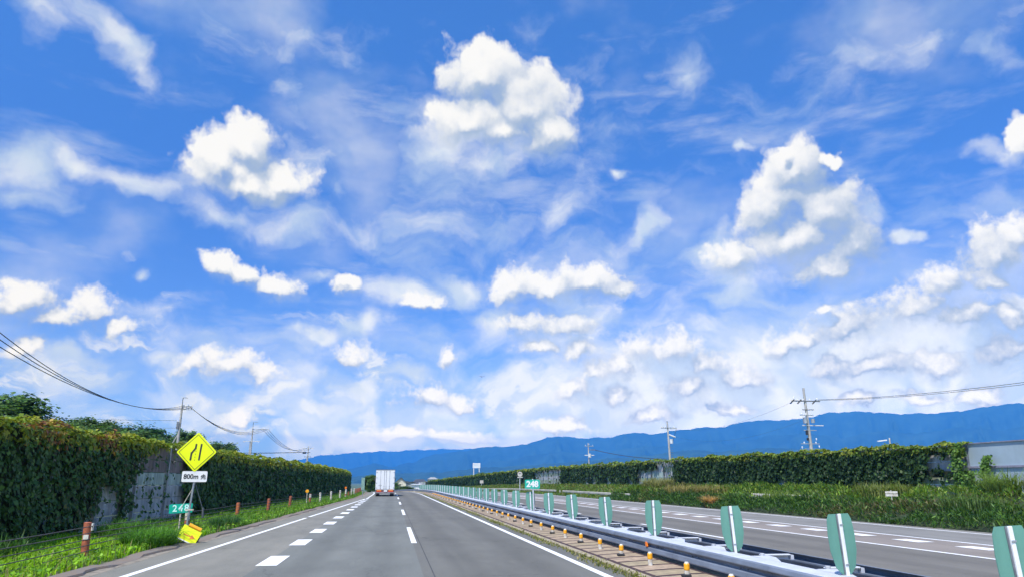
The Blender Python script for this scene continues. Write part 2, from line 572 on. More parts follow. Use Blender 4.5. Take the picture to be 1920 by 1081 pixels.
# ------------------------------------------------------------------ materials
def mat(name, col, rough=0.7, metal=0.0, var=0.12, scale=6.0, col2=None, bump=0.0, spec=0.5, stretch=None, detail=5):
    m = bpy.data.materials.new(name)
    m.use_nodes = True
    nt = m.node_tree
    b = nt.nodes['Principled BSDF']
    g = G(nt)
    tc = g.n('ShaderNodeTexCoord')
    P = tc.outputs['Object']
    if stretch:
        P = g.v('MULTIPLY', P, stretch)
    n1 = g.noise(P, scale, detail, 0.6)
    c2 = col2 or tuple(c * (1 - 2.2 * var) for c in col)
    c1 = tuple(min(1, c * (1 + 0.8 * var)) for c in col)
    g.put(b.inputs['Base Color'], g.mix(g.smooth(n1, 0.3, 0.7), c2, c1))
    b.inputs['Roughness'].default_value = rough
    b.inputs['Metallic'].default_value = metal
    b.inputs['Specular IOR Level'].default_value = spec
    if bump > 0:
        bp = g.n('ShaderNodeBump')
        bp.inputs['Strength'].default_value = bump
        bp.inputs['Distance'].default_value = 0.02
        g.put(bp.inputs['Height'], g.noise(P, scale * 6, 4, 0.6))
        g.put(b.inputs['Normal'], bp.outputs[0])
    return m


def leaf_mat(name, trans=0.35, rough=0.55):
    m = bpy.data.materials.new(name)
    m.use_nodes = True
    nt = m.node_tree
    b = nt.nodes['Principled BSDF']
    g = G(nt)
    at = g.n('ShaderNodeAttribute', attribute_name='leaf_colour')
    g.put(b.inputs['Base Color'], at.outputs['Color'])
    b.inputs['Roughness'].default_value = rough
    b.inputs['Specular IOR Level'].default_value = 0.35
    tr = g.n('ShaderNodeBsdfTranslucent')
    g.put(tr.inputs[0], g.mix(1.0, at.outputs['Color'], (1.3, 1.35, 0.7), 'MULTIPLY'))
    ms = g.n('ShaderNodeMixShader')
    ms.inputs[0].default_value = trans
    g.put(ms.inputs[1], b.outputs[0])
    g.put(ms.inputs[2], tr.outputs[0])
    g.put(nt.nodes['Material Output'].inputs[0], ms.outputs[0])
    return m


def asphalt(name, base, tint2, lanes):
    """worn asphalt: fine aggregate, blotches, and polished wheel tracks along the lane"""
    m = bpy.data.materials.new(name)
    m.use_nodes = True
    nt = m.node_tree
    b = nt.nodes['Principled BSDF']
    g = G(nt)
    tc = g.n('ShaderNodeTexCoord')
    P = tc.outputs['Object']
    long_ = g.noise(g.v('MULTIPLY', P, (1.0, 0.05, 1)), 1.6, 5, 0.6)
    blot = g.noise(g.v('MULTIPLY', P, (1.0, 0.4, 1)), 0.55, 5, 0.6)
    fine = g.noise(P, 28.0, 3, 0.7)
    agg = g.vor(P, 60.0)
    c = g.mix(g.smooth(long_, 0.32, 0.70), base, tint2)
    c = g.mix(g.smooth(blot, 0.40, 0.66, 0.0, 0.55), c, tuple(q * 0.62 for q in base))
    scuff = g.noise(g.v('MULTIPLY', P, (0.9, 0.22, 1)), 2.4, 6, 0.7)
    c = g.mix(g.smooth(scuff, 0.52, 0.72, 0.0, 0.45), c, tuple(q * 1.45 for q in base))
    c = g.mix(g.smooth(scuff, 0.40, 0.30, 0.0, 0.45), c, tuple(q * 0.5 for q in base))
    c = g.mix(g.m('MULTIPLY', g.smooth(fine, 0.35, 0.7), 0.5), c, tuple(q * 1.45 for q in base))
    c = g.mix(g.smooth(agg, 0.0, 0.35, 0.30, 0.0), c, tuple(q * 0.45 for q in base))
    if lanes:
        sp = g.n('ShaderNodeSeparateXYZ')
        g.put(sp.inputs[0], P)
        acc = None
        for x0 in lanes:
            d = g.m('ABSOLUTE', g.m('SUBTRACT', sp.outputs[0], x0))
            k = g.smooth(d, 0.12, 0.60, 0.42, 0.0)
            acc = k if acc is None else g.m('MAXIMUM', acc, k)
        acc = g.m('MULTIPLY', acc, g.smooth(long_, 0.25, 0.6))
        c = g.mix(acc, c, tuple(q * 0.62 for q in base))
    # thin sealed cracks
    wv = g.v('ADD', P, g.v('MULTIPLY', g.v('SUBTRACT', g.noise(P, 1.3, 3, 0.6, col=True), (0.5, 0.5, 0.5)), (1.6, 1.6, 0)))
    ck = g.n('ShaderNodeTexVoronoi', feature='DISTANCE_TO_EDGE')
    g.put(ck.inputs['Vector'], g.v('MULTIPLY', wv, (0.22, 0.11, 1)))
    ck.inputs['Scale'].default_value = 1.0
    c = g.mix(g.m('MULTIPLY', g.smooth(ck.outputs['Distance'], 0.0, 0.006, 0.55, 0.0), g.smooth(blot, 0.45, 0.6)), c, tuple(q * 0.35 for q in base))
    g.put(b.inputs['Base Color'], c)
    b.inputs['Roughness'].default_value = 0.82
    b.inputs['Specular IOR Level'].default_value = 0.35
    bp = g.n('ShaderNodeBump')
    bp.inputs['Strength'].default_value = 0.35
    bp.inputs['Distance'].default_value = 0.01
    g.put(bp.inputs['Height'], fine)
    g.put(b.inputs['Normal'], bp.outputs[0])
    return m


M = dict(
    road_pass=asphalt('asphalt_passing_lane', (0.128, 0.125, 0.108), (0.148, 0.145, 0.126), (1.75, 3.45)),
    road_lane=asphalt('asphalt_driving_lane', (0.145, 0.150, 0.134), (0.170, 0.174, 0.154), (-1.95, -0.2)),
    road_side=asphalt('asphalt_shoulder', (0.180, 0.175, 0.148), (0.225, 0.212, 0.175), ()),
    road_right=asphalt('asphalt_opposite', (0.142, 0.132, 0.113), (0.162, 0.152, 0.132), (9.0, 12.3, 14.0)),
    road_ramp=asphalt('asphalt_opposite_buffer', (0.215, 0.185, 0.160), (0.245, 0.215, 0.185), ()),
    road_out=asphalt('asphalt_opposite_outer', (0.185, 0.178, 0.162), (0.215, 0.208, 0.190), ()),
    dark_asphalt=mat('kerb_asphalt', (0.15, 0.135, 0.125), 0.95, var=0.2, scale=3, bump=0.5, col2=(0.20, 0.15, 0.11)),
    tan=mat('worn_tan_kerb', (0.27, 0.235, 0.185), 0.9, var=0.2, scale=5, bump=0.4),
    galv=mat('galvanised_steel', (0.36, 0.40, 0.45), 0.45, 0.45, var=0.10, scale=2.5),
    galv_white=mat('pale_galvanised_top', (0.60, 0.62, 0.66), 0.5, 0.15, var=0.06, scale=3),
    beam=mat('shaded_weathered_beam', (0.215, 0.25, 0.31), 0.55, 0.3, var=0.14, scale=3.0, stretch=(1, 0.3, 1)),  # scuffed steel, darkened to carry the shading of the rail faces
    galv_dark=mat('weathered_steel', (0.20, 0.22, 0.25), 0.55, 0.4, var=0.2, scale=4),
    white=mat('white_paint', (0.78, 0.79, 0.80), 0.45, var=0.04, scale=3),
    offwhite=mat('aged_white', (0.62, 0.62, 0.58), 0.6, var=0.15, scale=8, col2=(0.42, 0.36, 0.28)),
    black=mat('black_rubber', (0.025, 0.025, 0.028), 0.7, var=0.1),
    dark=mat('dark_chassis', (0.05, 0.045, 0.05), 0.6, var=0.1),
    glare=mat('sage_green_plate', (0.125, 0.315, 0.25), 0.6, var=0.10, scale=1.6, stretch=(1, 1, 0.4), detail=7),
    amber=mat('amber_reflector', (0.95, 0.42, 0.015), 0.35, var=0.06),
    orange=mat('orange_reflector', (0.90, 0.22, 0.02), 0.35, var=0.06),
    yellow=mat('sign_yellow', (0.84, 0.93, 0.004), 0.4, var=0.03, scale=3, detail=7),
    ink=mat('sign_black', (0.03, 0.03, 0.03), 0.5, var=0.05),
    green=mat('sign_green', (0.005, 0.42, 0.31), 0.4, var=0.04),
    cyanwhite=mat('sign_digits', (0.62, 0.95, 0.93), 0.4, var=0.02),
    rust=mat('rusty_paint', (0.40, 0.115, 0.055), 0.8, var=0.2, scale=7, col2=(0.22, 0.07, 0.045)),
    rust_orange=mat('rust_orange', (0.55, 0.17, 0.05), 0.8, var=0.2, scale=8, col2=(0.33, 0.10, 0.05)),
    wire=mat('steel_cable', (0.10, 0.09, 0.085), 0.6, 0.3, var=0.2),
    line=mat('black_wire', (0.03, 0.035, 0.045), 0.6, var=0.1),
    conc=mat('pole_concrete', (0.42, 0.41, 0.40), 0.85, var=0.1, scale=2),
    insul=mat('porcelain', (0.75, 0.76, 0.78), 0.3, var=0.04),
    panel_grey=mat('panel_concrete_grey', (0.42, 0.44, 0.46), 0.9, var=0.16, scale=2.2, stretch=(1, 1.6, 0.35), bump=0.3),
    panel_brown=mat('panel_concrete_brown', (0.22, 0.185, 0.185), 0.9, var=0.16, scale=2.2, stretch=(1, 1.6, 0.35), bump=0.3),
    panel_mint=mat('panel_concrete_mint', (0.40, 0.50, 0.46), 0.9, var=0.16, scale=2.2, stretch=(1, 1.6, 0.3), bump=0.3, col2=(0.24, 0.30, 0.28)),
    panel_moss=mat('panel_concrete_mossy', (0.30, 0.38, 0.26), 0.9, var=0.2, scale=1.2, stretch=(1, 1.6, 0.4), bump=0.3, col2=(0.20, 0.22, 0.20)),
    fence_blue=mat('pale_blue_metal_panel', (0.38, 0.47, 0.53), 0.5, 0.1, var=0.05, scale=0.8),
    fence_rail=mat('mauve_grey_rail', (0.28, 0.27, 0.34), 0.6, 0.1, var=0.1),
    bark=mat('bark', (0.11, 0.085, 0.06), 0.95, var=0.25, scale=4, bump=0.4),
    vine=mat('leaf_shade_dark', (0.022, 0.034, 0.014), 0.95, var=0.35, scale=3, bump=0.5),  # dark colour standing in for the shade beneath the ivy leaves
    roof=mat('dark_tiles', (0.055, 0.06, 0.075), 0.7, var=0.15, scale=1.5),
    cream=mat('cream_render', (0.62, 0.58, 0.47), 0.8, var=0.06, scale=0.6),
    greywall=mat('grey_render', (0.32, 0.33, 0.33), 0.8, var=0.1, scale=0.6),
    glass=mat('window_glass', (0.05, 0.07, 0.09), 0.15, var=0.1),
    red=mat('tail_red', (0.72, 0.07, 0.03), 0.3, var=0.05),
    tail_orange=mat('tail_orange', (0.85, 0.28, 0.05), 0.3, var=0.05),
    box_white=mat('truck_white', (0.74, 0.76, 0.78), 0.4, var=0.03, scale=1.5, stretch=(1, 1, 0.3)),
    bumper=mat('truck_maroon', (0.20, 0.08, 0.08), 0.5, var=0.15),
    leaf=leaf_mat('leaves', 0.30),
    grass=leaf_mat('grass_blades', 0.42, 0.5),
    seam=mat('road_seam', (0.07, 0.07, 0.072), 0.9, var=0.2),
)


# ================================================================== plan of the road
def cx(Y):                       # the road bends left beyond 110 m
    if Y <= 110:
        return 0.0
    if Y <= 300:
        return -(Y - 110) ** 2 / 1900.0
    return -19.0 - (Y - 300) * 0.2


def pz(Y):                       # and drops away over a crest
    if Y <= 110:
        return 0.0
    if Y <= 300:
        return -(Y - 110) ** 2 / 12000.0
    if Y <= 600:
        return -3.008 - (Y - 300) * 0.0317 + (Y - 300) ** 2 * 0.0317 / 600
    return -7.76


def lerp(t, pts):
    if t <= pts[0][0]:
        return pts[0][1]
    for (a, va), (b, vb) in zip(pts, pts[1:]):
        if t <= b:
            return va + (vb - va) * (t - a) / (b - a)
    return pts[-1][1]


def edgeL(Y):
    return lerp(Y, [(0, -5.92), (90, -2.81)])


def kerbL(Y):
    return lerp(Y, [(0, -6.55), (22, -6.27), (34, -5.85), (90, -4.1)])


def postL(Y):
    return lerp(Y, [(0, -7.45), (20, -7.62), (31, -7.95), (41, -7.95), (47, -7.41), (53, -6.95), (61, -6.55), (66, -6.15), (73, -5.75), (86, -5.25), (110, -5.1)])


def wallL(Y):
    return lerp(Y, [(0, -11.2), (36, -11.0), (50, -10.3), (90, -8.6), (130, -7.8)])


def edgeR(Y):                    # outer line of the opposite carriageway
    return lerp(Y, [(0, 21.3), (40, 21.95), (60, 22.3), (90, 22.5)])


WALL_R = 30.0


def topR(Y):
    return lerp(Y, [(0, 3.70), (35, 3.74), (77, 4.12), (155, 4.5), (260, 4.6)])


def H(x, Y):
    """ground height, x measured from the road axis"""
    z = pz(Y)
    k = kerbL(Y)
    if x > 22.6:
        t = min(1, max(0, (x - edgeR(Y) - 1.0) / 6.0))
        z += 1.25 * t * t * (3 - 2 * t)
        if x > 60:
            z -= min(1.25, (x - 60) * 0.05)
    elif x < -30:
        t = min(1, (-x - 30) / 50.0)
        z += 4.0 * t * t * (3 - 2 * t) * max(0, 1 - max(0, Y - 200) / 300.0)
        if Y > 500:
            z = pz(Y)
    elif k - 0.02 < x < edgeR(Y) + 0.9:
        z -= 0.06
    return z


def road_ys(y0, y1, near=2.0):
    ys, y = [], y0
    while y < y1:
        ys.append(y)
        y += near if y < 100 else 5.0
    ys.append(y1)
    return ys


def strip(mb, xa, xb, y0, y1, dz=0.0, m=0, step=2.0, nx=1):
    fa = xa if callable(xa) else (lambda Y: xa)
    fb = xb if callable(xb) else (lambda Y: xb)
    ys = road_ys(y0, y1, step)
    vs, fs = [], []
    for Y in ys:
        for i in range(nx + 1):
            x = fa(Y) + (fb(Y) - fa(Y)) * i / nx
            vs.append((x + cx(Y), Y, pz(Y) + dz))
    for j in range(len(ys) - 1):
        for i in range(nx):
            a = j * (nx + 1) + i
            fs.append((a, a + 1, a + nx + 2, a + nx + 1))
    mb.add(vs, fs, m)


def road_path(x, y0, y1, z=0.0, step=2.0):
    return [((x(Y) if callable(x) else x) + cx(Y), Y, pz(Y) + z) for Y in road_ys(y0, y1, step)]


# ================================================================== ground, roads
def build_ground():
    xs = [-14000, -6000, -2500, -1200, -600, -300, -200, -150, -120, -100, -85, -70, -60, -50, -40, -30, -22, -16, -12.5, -11, -10, -9, -8, -7.4, -6.9]
    xs += [('k', -0.35), ('k', -0.03), ('k', 0.01), -2, 4, 10, 16, ('r', 0.85), ('r', 0.95), 24.2, 25, 26, 27, 28, 29, 30, 32, 36, 45, 60, 80, 110, 150, 220, 320, 600, 1200, 2500, 6000, 14000]
    ys = [-400, -100, -30, -10] + list(range(-4, 120, 4)) + list(range(120, 320, 10)) + [340, 370, 400, 450, 500, 560, 620, 700, 900, 1300, 2000, 4000, 8000, 16000]
    vs, fs = [], []
    for Y in ys:
        for x in xs:
            if isinstance(x, tuple):
                x = (kerbL(Y) if x[0] == 'k' else edgeR(Y)) + x[1]
            xw = x + (cx(Y) if abs(x) < 200 and Y < 620 else 0)
            vs.append((xw, Y, H(x, Y)))
    n = len(xs)
    for j in range(len(ys) - 1):
        for i in range(n - 1):
            a = j * n + i
            fs.append((a, a + 1, a + n + 1, a + n))
    mb = MB()
    mb.add(vs, fs, 0, True)
    m = bpy.data.materials.new('grassy_soil')
    m.use_nodes = True
    nt = m.node_tree
    b = nt.nodes['Principled BSDF']
    g = G(nt)
    P = g.n('ShaderNodeTexCoord').outputs['Object']
    a = g.noise(P, 0.9, 6, 0.62)
    c = g.mix(g.smooth(a, 0.40, 0.62), (0.050, 0.085, 0.022), (0.13, 0.105, 0.065))
    c = g.mix(g.smooth(g.noise(P, 0.05, 4, 0.6), 0.4, 0.6), c, (0.06, 0.12, 0.03))
    g.put(b.inputs['Base Color'], c)
    b.inputs['Roughness'].default_value = 0.95
    o = mb.build('ground', m)
    tag(o, kind='structure')


def build_roads():
    mb = MB()
    Y1 = 330
    strip(mb, 0.72, 4.98, -6, Y1, 0.0, 0, nx=2)
    strip(mb, lambda Y: -2.95, 0.72, -6, Y1, 0.0, 1, nx=2)
    strip(mb, lambda Y: kerbL(Y) - 0.02, lambda Y: -2.95, -6, Y1, 0.0, 2)
    o = mb.build('road', [M['road_pass'], M['road_lane'], M['road_side']])
    tag(o, kind='structure')
    mb = MB()
    strip(mb, 8.45, 15.02, -6, Y1, 0.0, 0, nx=2)
    strip(mb, 15.02, 18.15, -6, Y1, 0.0, 1)
    strip(mb, 18.15, lambda Y: edgeR(Y) + 0.95, -6, Y1, 0.0, 2)
    o = mb.build('opposite_road', [M['road_right'], M['road_ramp'], M['road_out']])
    tag(o, kind='structure')
    # painted markings
    paint = bpy.data.materials.new('road_paint')
    paint.use_nodes = True
    nt = paint.node_tree
    b = nt.nodes['Principled BSDF']
    g = G(nt)
    P = g.n('ShaderNodeTexCoord').outputs['Object']
    w = g.noise(P, 5.0, 6, 0.7)
    g.put(b.inputs['Base Color'], g.mix(g.smooth(w, 0.28, 0.5), (0.52, 0.52, 0.50), (0.83, 0.83, 0.82)))
    b.inputs['Roughness'].default_value = 0.6
    W = 0.085

    def mark(name, parts):
        mb = MB()
        for xa, xb, y0, y1 in parts:
            strip(mb, xa, xb, y0, y1, 0.006, 0, 2.0)
        tag(mb.build(name, paint), kind='structure')
    mark('median_edge_line', [(4.45 - 0.09, 4.45 + 0.09, -4, 320)])
    mark('shoulder_edge_line', [(lambda Y: edgeL(Y) - W, lambda Y: edgeL(Y) + W, -4, 41.2),
                                (lambda Y: edgeL(Y) - W, lambda Y: edgeL(Y) + W, 42.4, 320)])
    mark('lane_dashes', [(0.76 - W, 0.76 + W, 4 + 20 * k, 12.2 + 20 * k) for k in range(0, 14)])
    mark('merge_block_marks', [(-2.81 - 0.24, -2.81 + 0.24, 19.35 - 1.15 + 5.57 * k, 19.35 + 1.15 + 5.57 * k) for k in range(-2, 13)])
    mark('opposite_inner_line', [(15.02 - W, 15.02 + W, -4, 320)])
    mark('opposite_buffer_line', [(18.12 - W, 18.12 + W, -4, 320)])
    mark('opposite_outer_line', [(lambda Y: edgeR(Y) - W, lambda Y: edgeR(Y) + W, -4, 320)])
    mark('opposite_lane_dashes', [(11.4 - W, 11.4 + W, 4.0 + 20 * k, 13.0 + 20 * k) for k in range(0, 14)])
    mark('opposite_block_marks', [(16.75, 17.35, 19.53 - 0.65 + 2.84 * k, 19.53 + 0.65 + 2.84 * k) for k in range(-4, 60)])
    mb = MB()
    strip(mb, 0.93, 0.955, -4, 110, 0.003, 0)
    tag(mb.build('road_seam', M['seam']), kind='structure')
    # crumbled asphalt kerb and the dusty gutter beside it
    mb = MB()
    strip(mb, lambda Y: kerbL(Y) - 0.02, lambda Y: kerbL(Y) + 0.28, -4, 150, 0.004, 1, 1.0)
    ys = [y * 0.5 for y in range(-8, 300)]
    vs, fs = [], []
    for i, Y in enumerate(ys):
        e = 0.06 * sin(Y * 1.7) + 0.05 * sin(Y * 4.1 + 1) + 0.03 * sin(Y * 9.3)
        gap = 0.0 if (sin(Y * 0.9) + sin(Y * 0.37 + 2)) > -0.35 else 1.0
        hgt = (0.045 if Y < 60 else 0.02) * (1 - gap) + 0.008
        k = kerbL(Y)
        for dx, z in ((-0.42, 0.0), (-0.36, hgt), (0.02 + e, hgt), (0.05 + e, 0.008)):
            vs.append((k + dx + cx(Y), Y, pz(Y) + z))
    for j in range(len(ys) - 1):
        for i in range(3):
            a = j * 4 + i
            fs.append((a, a + 1, a + 5, a + 4))
    mb.add(vs, fs, 0)
    tag(mb.build('kerb', [M['dark_asphalt'], M['tan']]), kind='structure')


build_ground()
build_roads()


# ================================================================== median
def build_median():
    # dirt under everything
    mb = MB()
    strip(mb, 4.9, 8.6, -6, 330, 0.004, 0, nx=3)
    gravel = mat('median_gravel', (0.16, 0.16, 0.165), 0.95, var=0.25, scale=14, bump=0.8)
    tag(mb.build('median_strip', gravel), kind='structure')
    m = bpy.data.materials.new('tan_pavers')
    m.use_nodes = True
    nt = m.node_tree
    b = nt.nodes['Principled BSDF']
    g = G(nt)
    P = g.n('ShaderNodeTexCoord').outputs['Object']
    sp = g.n('ShaderNodeSeparateXYZ')
    g.put(sp.inputs[0], P)
    wob = g.m('MULTIPLY_ADD', g.noise(P, 1.1, 3, 0.5), 0.20, -0.10)
    xx = g.m('ADD', sp.outputs[0], g.m('MULTIPLY', wob, 0.25))
    bow = g.m('MULTIPLY', g.m('POWER', g.m('SUBTRACT', xx, 5.9), 2.0), 0.16)
    yy = g.m('ADD', g.m('ADD', g.m('MULTIPLY', g.m('ADD', sp.outputs[1], bow), 1.15), g.m('MULTIPLY', xx, 0.05)), wob)
    fr = g.m('FRACT', yy)
    cell = g.m('FLOOR', yy)
    par = g.n('ShaderNodeTexWhiteNoise', noise_dimensions='1D')
    g.put(par.inputs['W'], cell)
    rib = g.m('LESS_THAN', fr, 0.19)
    e1 = g.m('COMPARE', xx, 5.28, 0.06)
    e2 = g.m('COMPARE', xx, 6.36, 0.05)
    inside = g.m('COMPARE', xx, 5.85, 0.59)
    dark = g.m('MAXIMUM', g.m('MULTIPLY', rib, inside), g.m('MAXIMUM', e1, e2))
    pc = g.mix(par.outputs['Value'], (0.44, 0.32, 0.22), (0.38, 0.31, 0.18))
    border = (0.42, 0.36, 0.24)
    c = g.mix(inside, border, pc)
    c = g.mix(g.smooth(g.noise(P, 5.0, 6, 0.7), 0.34, 0.66, 0.0, 0.75), c, (0.20, 0.155, 0.105))
    c = g.mix(dark, c, (0.055, 0.030, 0.028))
    g.put(b.inputs['Base Color'], c)
    b.inputs['Roughness'].default_value = 0.9
    bp = g.n('ShaderNodeBump')
    bp.inputs['Strength'].default_value = 0.6
    bp.inputs['Distance'].default_value = 0.03
    g.put(bp.inputs['Height'], g.m('SUBTRACT', 1.0, dark))
    g.put(b.inputs['Normal'], bp.outputs[0])
    mb = MB()
    mb.sweep([(5.04, 0.0), (5.04, 0.035), (6.60, 0.105), (6.62, 0.0)], road_path(0, -4, 320))
    tag(mb.build('paver_strip', m), kind='structure')
    # moss and dry weeds between the edge line and the pavers
    N = 9000
    Y = 8 + (NR.rand(N) ** 1.7) * 110
    fade = 0.5 + 0.5 * np.sin(Y * 0.9 + 2 * np.sin(Y * 0.23))
    x = 4.98 + NR.randn(N) * 0.085 * (0.6 + fade)
    keep = (x > 4.66) & (NR.rand(N) < 0.35 + 0.65 * fade)
    x, Y = x[keep], Y[keep]
    h = 0.03 + 0.07 * NR.rand(len(x)) ** 2
    base = np.stack([x, Y, np.full(len(x), 0.004)], 1)
    colr = np.where(NR.rand(len(x), 1) < 0.6, [[0.26, 0.27, 0.06]], [[0.36, 0.31, 0.15]]) * (0.6 + 0.7 * NR.rand(len(x), 1))
    o = blades('median_weeds', base, h, 0.035, colr, lean=0.9)
    tag(o, 'low yellow-green moss and weeds along the median edge line', 'weeds', kind='stuff')


def quad_mesh(name, V, colr, m, nv=4):
    """V: (N, nv, 3) polygons, colr: (N, 3)"""
    N = V.shape[0]
    me = bpy.data.meshes.new(name)
    me.vertices.add(N * nv)
    me.vertices.foreach_set('co', V.reshape(-1).astype(np.float32))
    me.loops.add(N * nv)
    me.loops.foreach_set('vertex_index', np.arange(N * nv, dtype=np.int32))
    me.polygons.add(N)
    me.polygons.foreach_set('loop_start', np.arange(0, N * nv, nv, dtype=np.int32))
    at = me.attributes.new('leaf_colour', 'FLOAT_COLOR', 'POINT')
    c = np.ones((N, nv, 4), np.float32)
    c[:, :, :3] = colr[:, None, :]
    at.data.foreach_set('color', c.reshape(-1))
    me.materials.append(m)
    me.update(calc_edges=True)
    me.validate()
    o = bpy.data.objects.new(name, me)
    COL.objects.link(o)
    return o


def blades(name, base, h, w, colr, lean=0.5, bend=0.5):
    """grass blades: each a bent strip of two quads"""
    N = len(base)
    a = NR.rand(N) * 2 * pi
    d = np.stack([np.cos(a), np.sin(a), np.zeros(N)], 1)
    s = np.stack([-np.sin(a), np.cos(a), np.zeros(N)], 1) * (w * (0.6 + 0.8 * NR.rand(N)))[:, None] / 2
    h = np.asarray(h)[:, None]
    L = (NR.rand(N) * lean)[:, None]
    mid = base + d * L * h * 0.35 + np.array([0, 0, 1]) * h * 0.6
    tip = base + d * L * h * (0.9 + bend) + np.array([0, 0, 1]) * h * (1.0 - 0.3 * L)
    q1 = np.stack([base - s, base + s, mid + s * 0.8, mid - s * 0.8], 1)
    q2 = np.stack([mid - s * 0.8, mid + s * 0.8, tip + s * 0.12, tip - s * 0.12], 1)
    return quad_mesh(name, np.concatenate([q1, q2], 0), np.concatenate([colr, colr], 0), M['grass'])


def leaves_at(c, n, size, colr, droop=0.5):
    """leaf quads: centre c, facing n"""
    N = len(c)
    n = n + NR.randn(N, 3) * 0.42
    n /= np.linalg.norm(n, axis=1)[:, None]
    a = np.stack([NR.randn(N) * 0.7, NR.randn(N) * 0.7, -np.full(N, droop) - 0.6 * NR.rand(N)], 1)
    a -= n * (a * n).sum(1)[:, None]
    a /= np.linalg.norm(a, axis=1)[:, None] + 1e-6
    b = np.cross(n, a)
    s = size[:, None] if isinstance(size, np.ndarray) else size
    V = np.stack([c - a * s * 0.5, c + b * s * 0.46 - a * s * 0.06 - n * s * 0.10,
                  c + a * s * 0.55, c - b * s * 0.46 - a * s * 0.06 - n * s * 0.10], 1)
    return V, colr


build_median()


def build_studs():
    root = empty('median_stud', (0, 0, 0))
    mb = MB()
    mb.tube((0, 0, 0), (0, 0, 0.13), 0.052, 0.048, 12)
    mb.build('stem', M['offwhite'], root)
    mb = MB()
    mb.tube((0, 0, 0.13), (0, 0, 0.15), 0.050, 0.058, 14)
    mb.tube((0, 0, 0.15), (0, 0, 0.238), 0.058, 0.058, 14)
    mb.tube((0, 0, 0.238), (0, 0, 0.258), 0.058, 0.048, 14)
    mb.build('reflector', M['amber'], root)
    mb = MB()
    mb.tube((0, 0, 0.258), (0, 0, 0.285), 0.046, 0.034, 12)
    mb.build('cap', M['offwhite'], root)
    root2 = copy_tree(root)
    mb = MB()
    mb.box((-0.02, 0, 0.03), (0.17, 0.15, 0.06), bev=0.015)
    mb.build('base', M['black'], root2)
    Y, n = 12.25, 0
    first = {0: root, 1: root2}
    while Y < 108:
        i = n % 2
        o = first[i]
        if n > 1:
            o = copy_tree(o)
        X = 5.80
        o.location = (X + cx(Y), Y, 0.069)
        tag(o, 'amber-topped white stud on the tan pavers, %s from the near end%s' % (ORD[n], ', on a black base' if i else ''),
            'road stud', 'amber studs along the median pavers')
        Y += 2.04 + (0.06 if n % 3 else -0.1)
        n += 1


def beam_profile(sx):
    # corrugated beam, bulging towards the carriageway (sx = -1 left, +1 right)
    p = [(0.015, 0.172), (0.075, 0.182), (0.092, 0.196), (0.094, 0.215), (0.076, 0.292), (0.062, 0.306), (0.016, 0.330), (0.008, 0.345), (0.008, 0.368),
         (0.016, 0.382), (0.078, 0.402), (0.092, 0.415), (0.092, 0.430), (0.072, 0.488), (0.055, 0.500), (-0.03, 0.503)]
    return [(sx * a, z) for a, z in p]


